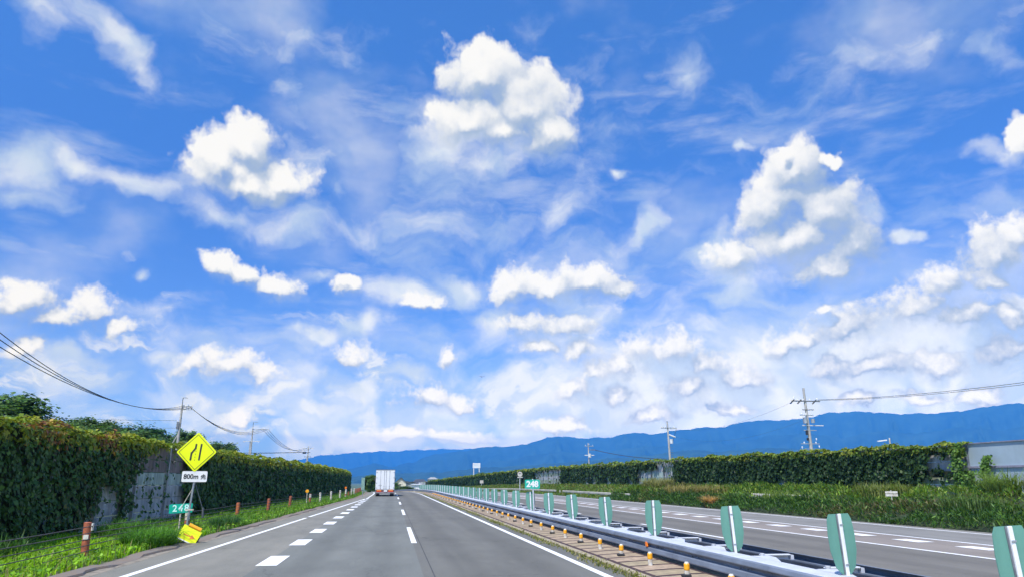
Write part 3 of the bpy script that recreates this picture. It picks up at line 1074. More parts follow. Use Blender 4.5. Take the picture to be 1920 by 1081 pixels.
def build_guardrail():
    root = empty('median_guardrail', (7.2, 14, 0),
                 label='long double steel guardrail running down the median beside the pavers', cat='guardrail')
    off = Vector((7.2, 14, 0))

    def rb(mb, name, m, **kw):
        mb.v = [(p[0] - off.x, p[1] - off.y, p[2]) for p in mb.v]
        return tag(mb.build(name, m, root), **kw)
    mb = MB()
    mb.sweep(beam_profile(-1), road_path(6.44, 1, 300), 0, False)
    rb(mb, 'beam', M['beam'])
    mb = MB()
    mb.sweep(beam_profile(1), road_path(8.0, 1, 300), 0, False)
    rb(mb, 'beam', M['beam'])
    for k in range(60):
        Y = 3.3 + 4.35 * k
        mb = MB()
        mb.sweep([(a - 0.005, z) for a, z in beam_profile(-1)], [(6.44 + cx(Y), Y, pz(Y)), (6.44 + cx(Y + 0.34), Y + 0.34, pz(Y + 0.34))], 0, False)
        rb(mb, 'beam_splice', M['beam'])
    # deck plate that closes the top of the near beam
    mb = MB()
    mb.sweep([(6.45, 0.500), (6.47, 0.512), (6.84, 0.512), (6.86, 0.490)], road_path(0, 1, 230))
    rb(mb, 'top_plate', M['galv_white'])
    k = 0
    Y = 2.2
    while Y < 150:
        if k < 40:
            mb = MB()
            c = cx(Y)
            z = pz(Y)
            # lapped end of a top plate, a wedge on its right side
            mb.add([(6.80 + c, Y - 0.75, z + 0.515), (7.16 + c, Y + 0.10, z + 0.515), (7.18 + c, Y + 0.42, z + 0.515), (6.80 + c, Y + 0.42, z + 0.515),
                    (6.80 + c, Y - 0.75, z + 0.488), (7.16 + c, Y + 0.10, z + 0.488), (7.18 + c, Y + 0.42, z + 0.488), (6.80 + c, Y + 0.42, z + 0.488)],
                   [(0, 1, 2, 3), (7, 6, 5, 4), (0, 4, 5, 1), (1, 5, 6, 2), (2, 6, 7, 3)])
            rb(mb, 'lap_plate', M['galv_white'])
            mb = MB()
            mb.box((7.42 + c, Y + 0.62, z + 0.505), (0.62, 0.11, 0.03), bev=0.01)
            mb.box((7.42 + c, Y + 0.655, z + 0.455), (0.60, 0.03, 0.07))
            mb.box((7.76 + c, Y + 0.62, z + 0.46), (0.06, 0.10, 0.08))
            mb.tube((7.12 + c, Y + 0.55, z + 0.5), (7.12 + c, Y + 0.55, z + 0.545), 0.045, n=8)
            rb(mb, 'bracket', M['galv_white'])
            mb = MB()
            mb.tube((7.22 + c, Y + 0.9, z), (7.22 + c, Y + 0.9, z + 0.46), 0.06, n=10)
            rb(mb, 'post', M['galv_dark'])
        k += 1
        Y += 2.175
    # bolts on the near face, in pairs
    mb = MB()
    Y = 4.0
    while Y < 60:
        for dy, zz in ((0, 0.365), (0.13, 0.35), (0.32, 0.355), (0.45, 0.34)):
            mb.tube((6.43 - 0.014, Y + dy, zz), (6.43 - 0.034, Y + dy, zz), 0.016, n=6)
        Y += 2.175
    rb(mb, 'bolts', M['galv_dark'])
    for Y in (18.05, 75.0, 108.0):
        mb = MB()
        mb.box((6.36, Y, 0.372), (0.05, 0.14, 0.13), bev=0.02)
        mb.box((6.39, Y, 0.372), (0.05, 0.05, 0.05))
        rb(mb, 'reflector', M['orange'])


def build_glare_plates():
    root = empty('glare_plate', (0, 0, 0))
    mb = MB()
    out = [(-0.075, 0.02), (0.075, 0.02), (0.165, 0.12), (0.222, 0.36), (0.228, 0.60), (0.208, 0.82), (0.168, 0.90),
           (-0.168, 0.90), (-0.208, 0.82), (-0.228, 0.60), (-0.222, 0.36), (-0.165, 0.12)]
    mb.prism(out, -0.006, 0.006)
    mb.build('plate', M['glare'], root)
    mb = MB()
    mb.box((0.0, -0.025, 0.44), (0.052, 0.036, 0.92), bev=0.008)
    mb.build('post', M['white'], root)
    mb = MB()
    mb.box((-0.040, -0.012, 0.44), (0.022, 0.012, 0.92))  # dark strip drawn for the shadow line beside the white post
    mb.box((-0.09, -0.01, 0.012), (0.10, 0.06, 0.02))
    mb.build('clamp', M['galv_dark'], root)
    for z in (0.16, 0.74):
        mb = MB()
        mb.box((0.0, -0.048, z), (0.060, 0.010, 0.022), bev=0.003)
        mb.build('bracket', M['galv'], root)
    for k in range(35):
        o = root if k == 0 else copy_tree(root)
        Y = [7.4, 10.6, 14.3, 18.9, 23.3, 27.8, 32.1][k] if k < 7 else 32.1 + 4.4 * (k - 6)
        o.location = (6.90 + cx(Y), Y, pz(Y) + 0.50)
        o.rotation_euler = (radians(RNG.uniform(-1.5, 1.5)), radians(-RNG.uniform(1.0, 4.0)) * (1 if k < 12 else 0.4), radians(RNG.uniform(-8, -2)))
        if k and k % 3 == 1:
            o.rotation_euler.z += radians(6)
        tag(o, 'tall pale green glare plate on the median rail, %s from the near end' % ORD[k], 'glare plate', 'green glare plates along the median rail')


build_studs()
build_guardrail()
build_glare_plates()


# ================================================================== writing
def text_mb(body, size, bold=0.0, extrude=0.004, spacing=1.0):
    cu = bpy.data.curves.new('txt', 'FONT')
    cu.body = body
    cu.size = size
    cu.offset = bold
    cu.extrude = extrude
    cu.align_x = 'CENTER'
    cu.space_character = spacing
    cu.align_y = 'CENTER'
    cu.resolution_u = 4
    t = bpy.data.objects.new('txt', cu)
    COL.objects.link(t)
    bpy.context.view_layer.update()
    dg = bpy.context.evaluated_depsgraph_get()
    me = t.evaluated_get(dg).to_mesh()
    mb = MB()
    # lay the writing in the x-z plane facing -y
    mb.add([(v.co.x, -v.co.z, v.co.y) for v in me.vertices], [tuple(p.vertices) for p in me.polygons])
    t.evaluated_get(dg).to_mesh_clear()
    bpy.data.objects.remove(t)
    bpy.data.curves.remove(cu)
    return mb


def shift(mb, d):
    mb.v = [(p[0] + d[0], p[1] + d[1], p[2] + d[2]) for p in mb.v]
    return mb


def bar(mb, a, b, w, y0, y1, m=0):
    """flat stroke between two (x, z) points"""
    dx, dz = b[0] - a[0], b[1] - a[1]
    L = sqrt(dx * dx + dz * dz)
    nx, nz = -dz / L * w / 2, dx / L * w / 2
    mb.prism([(a[0] + nx, a[1] + nz), (a[0] - nx, a[1] - nz), (b[0] - nx, b[1] - nz), (b[0] + nx, b[1] + nz)], y0, y1, m)


def rrect(w, h, r, n=4):
    pts = []
    for cxn, czn, a0 in ((w / 2 - r, h / 2 - r, 0), (-w / 2 + r, h / 2 - r, 90), (-w / 2 + r, -h / 2 + r, 180), (w / 2 - r, -h / 2 + r, 270)):
        for i in range(n + 1):
            t = radians(a0 + 90 * i / n)
            pts.append((cxn + r * cos(t), czn + r * sin(t)))
    return pts


def build_signs_left():
    # ---- yellow diamond
    X, Y = -7.47, 29.6
    root = empty('warning_sign', (X, Y, 0), radians(-4),
                 label='yellow diamond lane-narrowing sign on a steel pole above the 800 m plate', cat='road sign')
    lean = Matrix.Rotation(radians(2.0), 4, 'Y')
    mb = MB()
    mb.tube(lean @ Vector((-0.10, 0, -0.1)), lean @ Vector((-0.02, 0, 3.55)), 0.038, n=12)
    mb.build('pole', M['galv'], root)
    z0 = 2.98
    for r, y0, y1, mm, nm in ((0.735, -0.07, -0.045, 'yellow', 'panel'),):
        mb = MB()
        d = r
        out = []
        for k in range(4):
            t = pi / 2 * k
            for dt in (-0.07, -0.03, 0.03, 0.07):
                rr = d * (0.955 if abs(dt) > 0.05 else 0.985)
                out.append((rr * cos(t + dt), z0 + rr * sin(t + dt)))
        mb.prism(out, y0, y1)
        mb.build(nm, M[mm], root)
    mb = MB()
    e = 0.655
    c = [(e, z0), (0, z0 + e), (-e, z0), (0, z0 - e)]
    for i in range(4):
        bar(mb, c[i], c[(i + 1) % 4], 0.017, -0.076, -0.071)
    mb.build('border', M['ink'], root)
    mb = MB()
    bar(mb, (0.16, z0 + 0.31), (0.115, z0 - 0.31), 0.062, -0.078, -0.071)
    bar(mb, (-0.035, z0 + 0.31), (-0.05, z0 + 0.12), 0.062, -0.078, -0.071)
    bar(mb, (-0.047, z0 + 0.145), (-0.185, z0 - 0.045), 0.062, -0.0785, -0.0715)
    bar(mb, (-0.182, z0 - 0.01), (-0.20, z0 - 0.31), 0.062, -0.079, -0.072)
    for k in range(5):
        zz = z0 + 0.16 - 0.11 * k
        bar(mb, (-0.02 - 0.006 * k, zz), (-0.024 - 0.006 * k, zz - 0.04), 0.016, -0.078, -0.071)
    mb.build('symbol', M['ink'], root)
    mb = MB()
    mb.prism([(x + 0.02, z + 2.07) for x, z in rrect(0.93, 0.40, 0.05)], -0.06, -0.045)
    plate = mb.build('distance_plate', M['white'], root)
    mb = shift(text_mb('800m', 0.245, 0.004), (-0.105, -0.066, 2.065))
    # the character for 'ahead', stroke by stroke
    o = MB()
    ox, oz, k = 0.345, 2.065, 0.095
    for a, b2 in (((-0.45, 0.62), (-0.72, 0.20)), ((-0.55, 0.55), (0.75, 0.55)), ((0.05, 1.0), (0.05, 0.0)), ((-0.95, 0.0), (0.95, 0.0)),
                  ((-0.22, 0.0), (-0.30, -0.50)), ((-0.30, -0.46), (-0.85, -0.95)), ((0.32, 0.0), (0.32, -0.82)), ((0.30, -0.82), (0.85, -0.82)), ((0.85, -0.88), (0.88, -0.45))):
        bar(o, (ox + a[0] * k, oz + a[1] * k), (ox + b2[0] * k, oz + b2[1] * k), 0.022, -0.070, -0.061)
    n = len(mb.v)
    mb.v += o.v
    mb.f += [tuple(i + n for i in f) for f in o.f]
    mb.mi += o.mi
    mb.sm += o.sm
    mb.build('writing', M['ink'], plate)
    mb = MB()
    mb.tube((0.02, 0.02, 1.72), (-0.42, 0.05, 0.82), 0.014, n=6)
    mb.build('stay', M['offwhite'], root)
    mb = MB()
    mb.tube((0.0, 0.03, 1.95), (0.33, 0.35, 0.85), 0.014, n=6)
    mb.tube((0.33, 0.35, 0.92), (0.35, 0.37, 0.55), 0.04, n=8)
    mb.build('stay', M['galv_dark'], root)
    mb = MB()
    mb.box((-0.03, -0.03, 0.86), (0.30, 0.05, 0.05))
    mb.build('clamp', M['offwhite'], root)
    # ---- green 248, left
    root = empty('kilometre_sign', (-7.90, 29.9, 0.64), radians(-5),
                 label='small tilted green 248 plate beside the yellow diamond sign', cat='distance marker')
    mb = MB()
    tilt = Matrix.Rotation(radians(-3), 4, 'Y')
    mb.prism(rrect(0.86, 0.335, 0.02), -0.02, -0.006, 0, Matrix.Translation((0, 0, 0.26)) @ tilt)
    mb.build('panel', M['green'], root)
    mb = text_mb('248', 0.34, 0.007, spacing=1.28)
    mb.v = [tuple(Matrix.Translation((0, -0.026, 0.26)) @ tilt @ Vector((p[0] * 1.0, p[1], p[2]))) for p in mb.v]
    mb.build('writing', M['cyanwhite'], root)
    mb = MB()
    mb.tube((0.0, 0.02, -0.72), (0.0, 0.02, 0.40), 0.03, n=8)
    mb.build('pole', M['offwhite'], root)
    # ---- lopsided yellow board on the verge
    root = empty('arrow_board', (-6.40, 25.1, -0.06), radians(6),
                 label='tilted yellow board with a red arrow, leaning on the verge under the diamond sign', cat='warning board')
    rt = Matrix.Translation((0, 0, 0.10)) @ Matrix.Rotation(radians(26), 4, 'Y') @ Matrix.Rotation(radians(-14), 4, 'X')
    mb = MB()
    mb.prism([(x, z + 0.24) for x, z in rrect(0.60, 0.44, 0.015)], -0.025, 0.02, 0, rt)
    mb.build('board', M['yellow'], root)
    mb = MB()
    mb.prism([(-0.29, 0.005), (0.26, 0.005), (0.26, 0.035), (-0.29, 0.035)], -0.031, -0.026, 0, rt)
    mb.build('trim', M['white'], root)
    mb = MB()
    for a, b2, w in (((-0.17, 0.20), (0.08, 0.20), 0.030),):
        n = len(mb.v)
        bar(mb, a, b2, w, -0.032, -0.026)
    mb.prism([(0.07, 0.275), (0.07, 0.125), (0.215, 0.20)], -0.033, -0.027)
    mb.v = [tuple(rt @ Vector(p)) for p in mb.v]
    mb.build('arrow', M['tail_orange'], root)
    mb = MB()
    mb.tube(rt @ Vector((-0.17, 0.0, 0.50)), rt @ Vector((0.24, 0.0, 0.50)), 0.062, n=14)
    mb.build('lamp_roll', M['amber'], root)
    mb = MB()
    for sx in (-0.22, 0.22):
        mb.tube(rt @ Vector((sx, 0.02, 0.40)), (sx + 0.12, 0.36, 0.0), 0.014, n=6)
    mb.tube(rt @ Vector((0.3, 0.03, 0.02)), rt @ Vector((0.3, 0.12, 0.3)), 0.03, n=6)
    mb.build('legs', M['dark'], root)
    # ---- small vertical green panel by the far verge
    root = empty('verge_sign', (-3.35 - 0.35, 96, 0),
                 label='narrow upright green panel on a thin pole at the left verge beside the truck', cat='road sign')
    mb = MB()
    mb.tube((0, 0, 0), (0, 0, 2.2), 0.05, n=8)
    mb.build('pole', M['galv'], root)
    mb = MB()
    mb.prism([(x, z + 1.62) for x, z in rrect(0.42, 1.5, 0.03)], -0.08, -0.05)
    mb.build('panel', mat('pale_green_panel', (0.22, 0.36, 0.30), var=0.2, scale=2), root)


def build_cable_fence():
    root = empty('cable_fence', (-7.6, 20, 0), label='rusty post-and-cable fence along the grass verge on the left', cat='cable fence')
    off = Vector((-7.6, 20, 0))

    def fb(mb, name, m, label=None):
        mb.v = [(p[0] - off.x, p[1] - off.y, p[2]) for p in mb.v]
        o = mb.build(name, m, root)
        if label:
            o['label'] = label
        return o
    posts = [(9.5, 'rust', 0.86), (20.65, 'rust', 0.86), (31.2, 'white_rust', 0.80), (40.7, 'rust_orange', 0.80), (47.0, 'rust', 0.87), (53.0, 'rust', 0.90),
             (61.4, 'rust_white', 0.92), (66.3, 'white', 0.95), (73.0, 'white', 0.98), (80.5, 'white', 0.98), (86.4, 'white_rust', 1.05), (92.0, 'rust', 0.7),
             (98.0, 'white', 0.98), (103.0, 'white', 1.0), (108, 'rust', 0.9), (112, 'rust', 0.9), (116, 'rust', 0.9), (120, 'rust', 0.9), (125, 'rust', 0.9), (130, 'rust', 0.9)]
    for Y, kind, h in posts:
        x = postL(Y) + cx(Y)
        mb = MB()
        lean = 0.05 * sin(Y * 3)
        r = 0.092
        segs = {'rust': [(0, 1, 0)], 'rust_orange': [(0, 1, 1)], 'white': [(0, 1, 2)], 'white_rust': [(0, .35, 2), (.35, .5, 0), (.5, 1, 2)], 'rust_white': [(0, .72, 0), (.72, 1, 2)]}[kind]
        for a, b2, m in segs:
            mb.tube((x + lean * a * h, Y, a * h - (0.05 if a == 0 else 0)), (x + lean * b2 * h, Y, b2 * h), r, r, 14, m)
        # cap rim and the cable clamps
        mb.tube((x + lean * h, Y, h), (x + lean * h, Y, h + 0.02), r * 1.05, r * 0.7, 14, 0 if kind != 'white' else 2)
        fb(mb, 'post', [M['rust'], M['rust_orange'], M['offwhite']])
        if kind == 'rust' and Y < 30:
            mb = MB()
            mb.box((x + 0.095, Y, h - 0.10), (0.03, 0.10, 0.18))
            fb(mb, 'peeling_paint', M['offwhite'])
            mb = MB()
            mb.box((x + 0.0, Y - 0.094, h - 0.34), (0.12, 0.015, 0.11), rz=0.1)
            fb(mb, 'peeling_paint', M['offwhite'])
            mb = MB()
            mb.tube((x, Y, -0.02), (x, Y, 0.07), 0.12, 0.10, 12)
            fb(mb, 'footing', M['tan'])
        if kind == 'rust_white':
            mb = MB()
            mb.tube((x - 0.22, Y - 0.1, 0), (x - 0.22, Y - 0.1, 1.05), 0.03, n=8)
            fb(mb, 'reflector_stem', M['offwhite'])
            mb = MB()
            mb.tube((x - 0.22, Y - 0.15, 1.15), (x - 0.22, Y - 0.10, 1.15), 0.13, n=16)
            fb(mb, 'reflector', M['amber'])
        if 85 < Y < 88:
            mb = MB()
            mb.tube((x, Y - 0.06, 1.22), (x, Y, 1.22), 0.12, n=16)
            fb(mb, 'reflector', M['orange'])
    for k, z in enumerate((0.78, 0.62, 0.47, 0.33, 0.19)):
        pts = []
        for i in range(len(posts) - 1):
            (ya, _, ha), (yb, _, hb) = posts[i], posts[i + 1]
            for t in (0, 0.25, 0.5, 0.75):
                Y = ya + (yb - ya) * t
                s = 4 * t * (1 - t)
                pts.append((postL(Y) + cx(Y) + 0.10, Y, z + (ha + (hb - ha) * t - 0.86) * z + 0.0 - s * 0.03 * (1 + 0.6 * sin(ya + k))))
        mb = MB()
        mb.path(pts, 0.012, 5)
        fb(mb, 'cable', M['wire'])


def build_sign_right():
    Y = 36.4
    root = empty('kilometre_sign', (7.0, Y, 0.3), radians(-3),
                 label='green 248 plate on a thin white pole standing in the median rail', cat='distance marker')
    mb = MB()
    mb.tube((0.06, 0.03, -0.3), (-0.02, 0.03, 1.68), 0.035, n=10)
    mb.tube((-0.02, 0.03, 1.68), (-0.02, 0.03, 1.72), 0.05, 0.0, n=8)
    mb.build('pole', M['galv_white'], root)
    mb = MB()
    mb.prism([(x - 0.04, z + 1.46) for x, z in rrect(0.76, 0.44, 0.06)], -0.015, 0.0)
    mb.build('panel', M['green'], root)
    mb = shift(text_mb('248', 0.40, 0.016), (-0.04, -0.021, 1.455))
    mb.build('writing', M['white'], root)


build_signs_left()
build_cable_fence()
build_sign_right()


# ================================================================== walls
def bare_left(Y, z):
    """1 where the ivy leaves the left wall bare"""
    if 33.2 + max(0.0, z - 2.3) * 2.4 < Y < 40.4 and z < 3.6:
        return 1.0
    return 1.0 if 29.0 + z * 0.9 < Y < 32.1 and z < 1.7 else 0.0


def bare_right(Y, z):
    b = 0
    for y0, y1, za, zb in ((33.8, 37.4, 1.3, 2.2), (34.2, 37.0, 2.4, 3.4), (75.2, 79.5, 1.0, 4.0), (79.5, 86.5, 1.0, 3.3), (98.5, 100.2, 1.0, 2.6), (106, 107.6, 1.0, 3.0),
                           (110, 111.5, 1, 2.7), (117, 118, 1, 2.6), (128, 149, 1.0, 4.05), (158, 160, 1, 3.0), (165, 167, 1, 3.4), (52.2, 53.4, 1.0, 2.3), (66, 67, 1, 2.2), (89, 90.5, 1, 2.4)):
        if y0 < Y < y1 and za < z < zb:
            b = 1
    return b


def build_wall_left():
    root = empty('noise_barrier', (-11, 38, 0), label='concrete panel noise wall on the left, mostly buried under ivy', cat='noise wall')
    off = Vector((-11, 38, 0))
    Y = 6.0
    while Y < 240:
        Y2 = Y + 4.0
        xa, xb = wallL(Y) + cx(Y), wallL(Y2) + cx(Y2)
        a = atan2(xb - xa, 4.0)
        z0, top = pz(Y + 2), 3.44
        mb = MB()
        rows = [(4, 0.0), (0, 0.575), (0, 1.15), (2, 1.725), (1, 2.3), (1, 2.875)]
        for m, z in rows:
            m = {4: 0, 0: 0, 1: 1, 2: 2}[m]
            if int(Y) % 3 == 0 and m == 2:
                m = 0
            mb.box(((xa + xb) / 2 - off.x - 0.06, Y + 2 - off.y, z0 + z + 0.28), (0.10, 3.86, 0.55), m, rz=-a, bev=0.012)
        mb.build('panel', [M['panel_grey'], M['panel_brown'], M['panel_mint']], root)
        mb = MB()
        mb.box((xa - off.x - 0.0, Y - off.y, z0 + top / 2), (0.20, 0.06, top))
        mb.box((xa - off.x + 0.10, Y - off.y, z0 + top / 2 + 0.02), (0.014, 0.16, top + 0.04))
        mb.build('post', M['galv'], root)
        Y = Y2


def build_wall_right():
    root = empty('noise_barrier', (WALL_R, 80, 1.2), label='mossy concrete noise wall on the right beyond the shrubs, draped with ivy', cat='noise wall')
    off = Vector((WALL_R, 80, 1.2))
    Y = 34.2
    while Y < 300:
        L = 4.0
        xa, xb = WALL_R + cx(Y), WALL_R + cx(Y + L)
        a = atan2(xb - xa, L)
        z0 = H(WALL_R, Y + 2) - 0.1
        top = topR(Y + 2) + pz(Y + 2)
        nrow = int(math.ceil((top - z0) / 0.6))
        mb = MB()
        for i in range(nrow):
            za = z0 + 0.6 * i
            zb = min(top, za + 0.585)
            m = 0 if i >= nrow - 2 and int(Y / 4) % 3 else (1 if i % 2 else 0)
            if int(Y / 4) % 4 == 3 and i == nrow - 3:
                m = 2
            mb.box(((xa + xb) / 2 - off.x + 0.05, Y + 2 - off.y, (za + zb) / 2 - off.z), (0.10, L - 0.14, zb - za), m, rz=-a)
        mb.build('panel', [M['panel_grey'], M['panel_moss'], M['panel_mint']], root)
        mb = MB()
        mb.box((xa - off.x - 0.04, Y - off.y, (z0 + top) / 2 - off.z), (0.18, 0.10, top - z0 + 0.03))
        mb.build('post', M['galv_dark'], root)
        Y += L
    # pale blue sheet metal barrier at the near end
    root = empty('metal_barrier', (WALL_R, 20, 1.2), label='pale blue sheet-metal barrier at the right edge beyond the ivy', cat='metal barrier')
    y = 34.15
    n = 0
    while y > 2:
        L = 4.35
        za, zb = 0.7, 3.80
        mb = MB()
        mb.box((0.03, y - L / 2 - 20, (2.66 + zb) / 2 - 1.2), (0.04, L - 0.05, zb - 2.66))
        mb.box((0.03, y - L / 2 - 20, (za + 2.56) / 2 - 1.2), (0.04, L - 0.05, 2.56 - za))
        mb.build('panel', M['fence_blue'], root)
        mb = MB()
        mb.box((0.0, y - L - 20, (za + zb) / 2 - 1.2), (0.10, 0.05, zb - za))
        mb.build('post', M['galv'], root)
        y -= L
    mb = MB()
    mb.box((-0.02, (2 + 34.1) / 2 - 20, 2.61 - 1.2), (0.10, 32.4, 0.10))
    mb.build('rail', M['fence_rail'], root)
    mb = MB()
    mb.box((0.0, (2 + 34.1) / 2 - 20, 3.82 - 1.2), (0.12, 32.4, 0.05))
    mb.build('rail', M['fence_rail'], root)


def nsum(*a):
    r = 0
    for k, (f, p) in enumerate(a):
        r = r + np.sin(f + p)
    return r


def ivy(name, side, wx, Y, zr, ztop, zbot, bare, size, palette, label, top_w=0.45):
    """leaf cover on a wall. side=+1: leaves face +x. wx, ztop, zbot: functions of Y"""
    N = len(Y)
    X0 = np.array([wx(y) for y in Y])
    ZT = np.array([ztop(y) for y in Y])
    ZB = np.array([zbot(y) for y in Y])
    cover = (ZT - ZB)
    s = NR.rand(N) * (cover + top_w + 0.25)
    over = s > cover
    z = ZB + np.minimum(s, cover)
    lump = 0.5 + 0.25 * nsum((Y * 1.9, 0), (z * 2.3 + Y * 0.7, 1)) * 1.0
    lump2 = 0.5 + 0.5 * np.sin(Y * 5.3 + 3 * np.sin(z * 3.1 + Y))
    th = 0.10 + 0.22 * lump + 0.12 * lump2 + 0.08 * NR.rand(N)
    x = X0 + side * (th * (0.55 + 0.45 * NR.rand(N)))
    nrm = np.stack([np.full(N, side * 1.0), np.zeros(N), np.full(N, 0.25)], 1)
    # the mound over the coping
    u = (s - cover) / (top_w + 0.25)
    mound = 0.14 + 0.10 * np.sin(Y * 0.8) + 0.13 * np.maximum(0, np.sin(Y * 2.7 + np.sin(Y))) + 0.07 * NR.rand(N)
    mound = mound + np.where(NR.rand(N) < 0.04, 0.16 * NR.rand(N), 0) + 0.06 * np.sin(Y * 0.31 + 1) * np.sin(Y * 1.17)
    x = np.where(over, X0 + side * (0.35 - u * 0.8), x)
    z = np.where(over, ZT + mound * (1 - (2 * np.clip(u, 0, 1) - 0.9) ** 2 * 0.6), z)
    nrm = np.where(over[:, None], np.array([[side * 0.35, 0, 1.0]]), nrm)
    zrel = z - (ZT - cover if False else 0)
    keep = np.ones(N, bool)
    for i in range(N):
        if not over[i]:
            zz = z[i] if zr is None else z[i] - zr(Y[i])
            jy = Y[i] + 0.35 * sin(z[i] * 5.0) + 0.2 * sin(z[i] * 13.0)
            jz = zz + 0.22 * sin(Y[i] * 4.3) + 0.15 * sin(Y[i] * 11.0)
            if bare(jy, jz):
                # hanging strands
                strand = sin(Y[i] * 7.3) * sin(Y[i] * 2.9 + 1) > 0.80
                keep[i] = (strand and NR.rand() < 0.45) or NR.rand() < 0.025
            else:
                # thinner near a bare patch and towards the foot
                keep[i] = NR.rand() < 0.93
    xc = x + np.array([cx(y) for y in Y])
    C = np.stack([xc, Y, z], 1)
    dtop = (ZT - z)
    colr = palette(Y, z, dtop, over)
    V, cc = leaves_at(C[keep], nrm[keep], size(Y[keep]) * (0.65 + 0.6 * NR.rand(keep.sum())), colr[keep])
    o = quad_mesh(name, V, cc, M['leaf'])
    return tag(o, label, 'ivy')


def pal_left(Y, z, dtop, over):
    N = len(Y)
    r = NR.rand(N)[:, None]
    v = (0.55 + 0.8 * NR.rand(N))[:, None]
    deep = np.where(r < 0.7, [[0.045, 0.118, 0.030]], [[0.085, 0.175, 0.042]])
    lit = np.where(r < 0.55, [[0.17, 0.25, 0.025]], [[0.28, 0.30, 0.03]])  # sunlit tone put into the leaf colour along the wall top
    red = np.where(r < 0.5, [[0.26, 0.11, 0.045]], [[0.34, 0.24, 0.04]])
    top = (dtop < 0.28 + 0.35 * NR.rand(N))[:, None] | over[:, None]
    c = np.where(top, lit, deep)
    redz = ((Y > 20) & (Y < 31) & (dtop < 0.8 * NR.rand(N) ** 1.5 + 0.05) & (np.sin(Y * 1.3) + NR.randn(N) * 0.5 > 0.35))[:, None]
    c = np.where(redz, red, c)
    mid = ((Y > 26) & (Y < 34) & (NR.rand(N) < 0.12))[:, None]
    c = np.where(mid & ~top, [[0.11, 0.12, 0.04]], c)
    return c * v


def pal_right(Y, z, dtop, over):
    N = len(Y)
    r = NR.rand(N)[:, None]
    v = (0.55 + 0.8 * NR.rand(N))[:, None]
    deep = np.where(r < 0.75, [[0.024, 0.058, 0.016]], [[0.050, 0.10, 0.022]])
    lit = np.where(r < 0.6, [[0.11, 0.19, 0.022]], [[0.22, 0.25, 0.03]])  # top leaves carry sunlight in their colour
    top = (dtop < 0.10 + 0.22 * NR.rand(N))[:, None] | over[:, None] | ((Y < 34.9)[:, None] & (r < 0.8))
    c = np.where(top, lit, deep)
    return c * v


def mat_mesh(name, side, wx, zt, zb, bare, y0, y1, zoff=None):
    """dark lumpy sheet for the shade behind the leaves, broken where the wall is bare"""
    mb = MB()
    dy, dz = 0.4, 0.3
    ny = int((y1 - y0) / dy)
    idx = {}
    for j in range(ny + 1):
        Y = y0 + j * dy
        t, b0 = zt(Y), zb(Y)
        nz = 14
        for i in range(nz + 1):
            z = b0 + (t - b0) * i / nz
            x = wx(Y) + side * (0.055 + 0.05 * (1 + sin(Y * 2.1 + z * 3)) * (0.5 + 0.5 * sin(Y * 5 + z * 7)))
            idx[(j, i)] = len(mb.v)
            mb.v.append((x + cx(Y), Y, z))
    for j in range(ny):
        for i in range(14):
            Y = y0 + (j + 0.5) * dy
            z = mb.v[idx[(j, i)]][2] - (zoff(Y) if zoff else 0) + 0.1
            if bare(Y, z) or bare(Y - 0.4, z) or bare(Y + 0.4, z):
                continue
            mb.f.append((idx[(j, i)], idx[(j + 1, i)], idx[(j + 1, i + 1)], idx[(j, i + 1)]))
            mb.mi.append(0)
            mb.sm.append(True)
    return mb


build_wall_left()
build_wall_right()


def build_ivies():
    N = 44000
    t = NR.rand(N)
    Y = np.where(t < 0.55, 12 + NR.rand(N) * 33, 45 + (NR.rand(N) ** 1.3) * 130)
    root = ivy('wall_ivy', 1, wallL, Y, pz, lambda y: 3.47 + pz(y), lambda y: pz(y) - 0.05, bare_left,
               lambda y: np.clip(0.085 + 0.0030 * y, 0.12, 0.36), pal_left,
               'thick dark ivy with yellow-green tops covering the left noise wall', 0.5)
    mb = mat_mesh('m', 1, wallL, lambda y: 3.42 + pz(y), lambda y: pz(y), bare_left, 8, 235, pz)
    mb.build('leaf_shade_sheet', M['vine'], root)
    N = 40000
    t = NR.rand(N)
    Y = np.where(t < 0.5, 33.9 + NR.rand(N) * 36, 70 + (NR.rand(N) ** 1.25) * 215)
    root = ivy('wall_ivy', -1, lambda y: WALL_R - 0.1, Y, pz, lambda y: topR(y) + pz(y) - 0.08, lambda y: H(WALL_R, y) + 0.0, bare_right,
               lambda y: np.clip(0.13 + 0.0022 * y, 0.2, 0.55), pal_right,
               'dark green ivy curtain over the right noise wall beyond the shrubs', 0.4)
    mb = mat_mesh('m', -1, lambda y: WALL_R - 0.1, lambda y: topR(y) + pz(y) - 0.1, lambda y: H(WALL_R, y), bare_right, 34, 290, pz)
    mb.build('leaf_shade_sheet', M['vine'], root)


build_ivies()


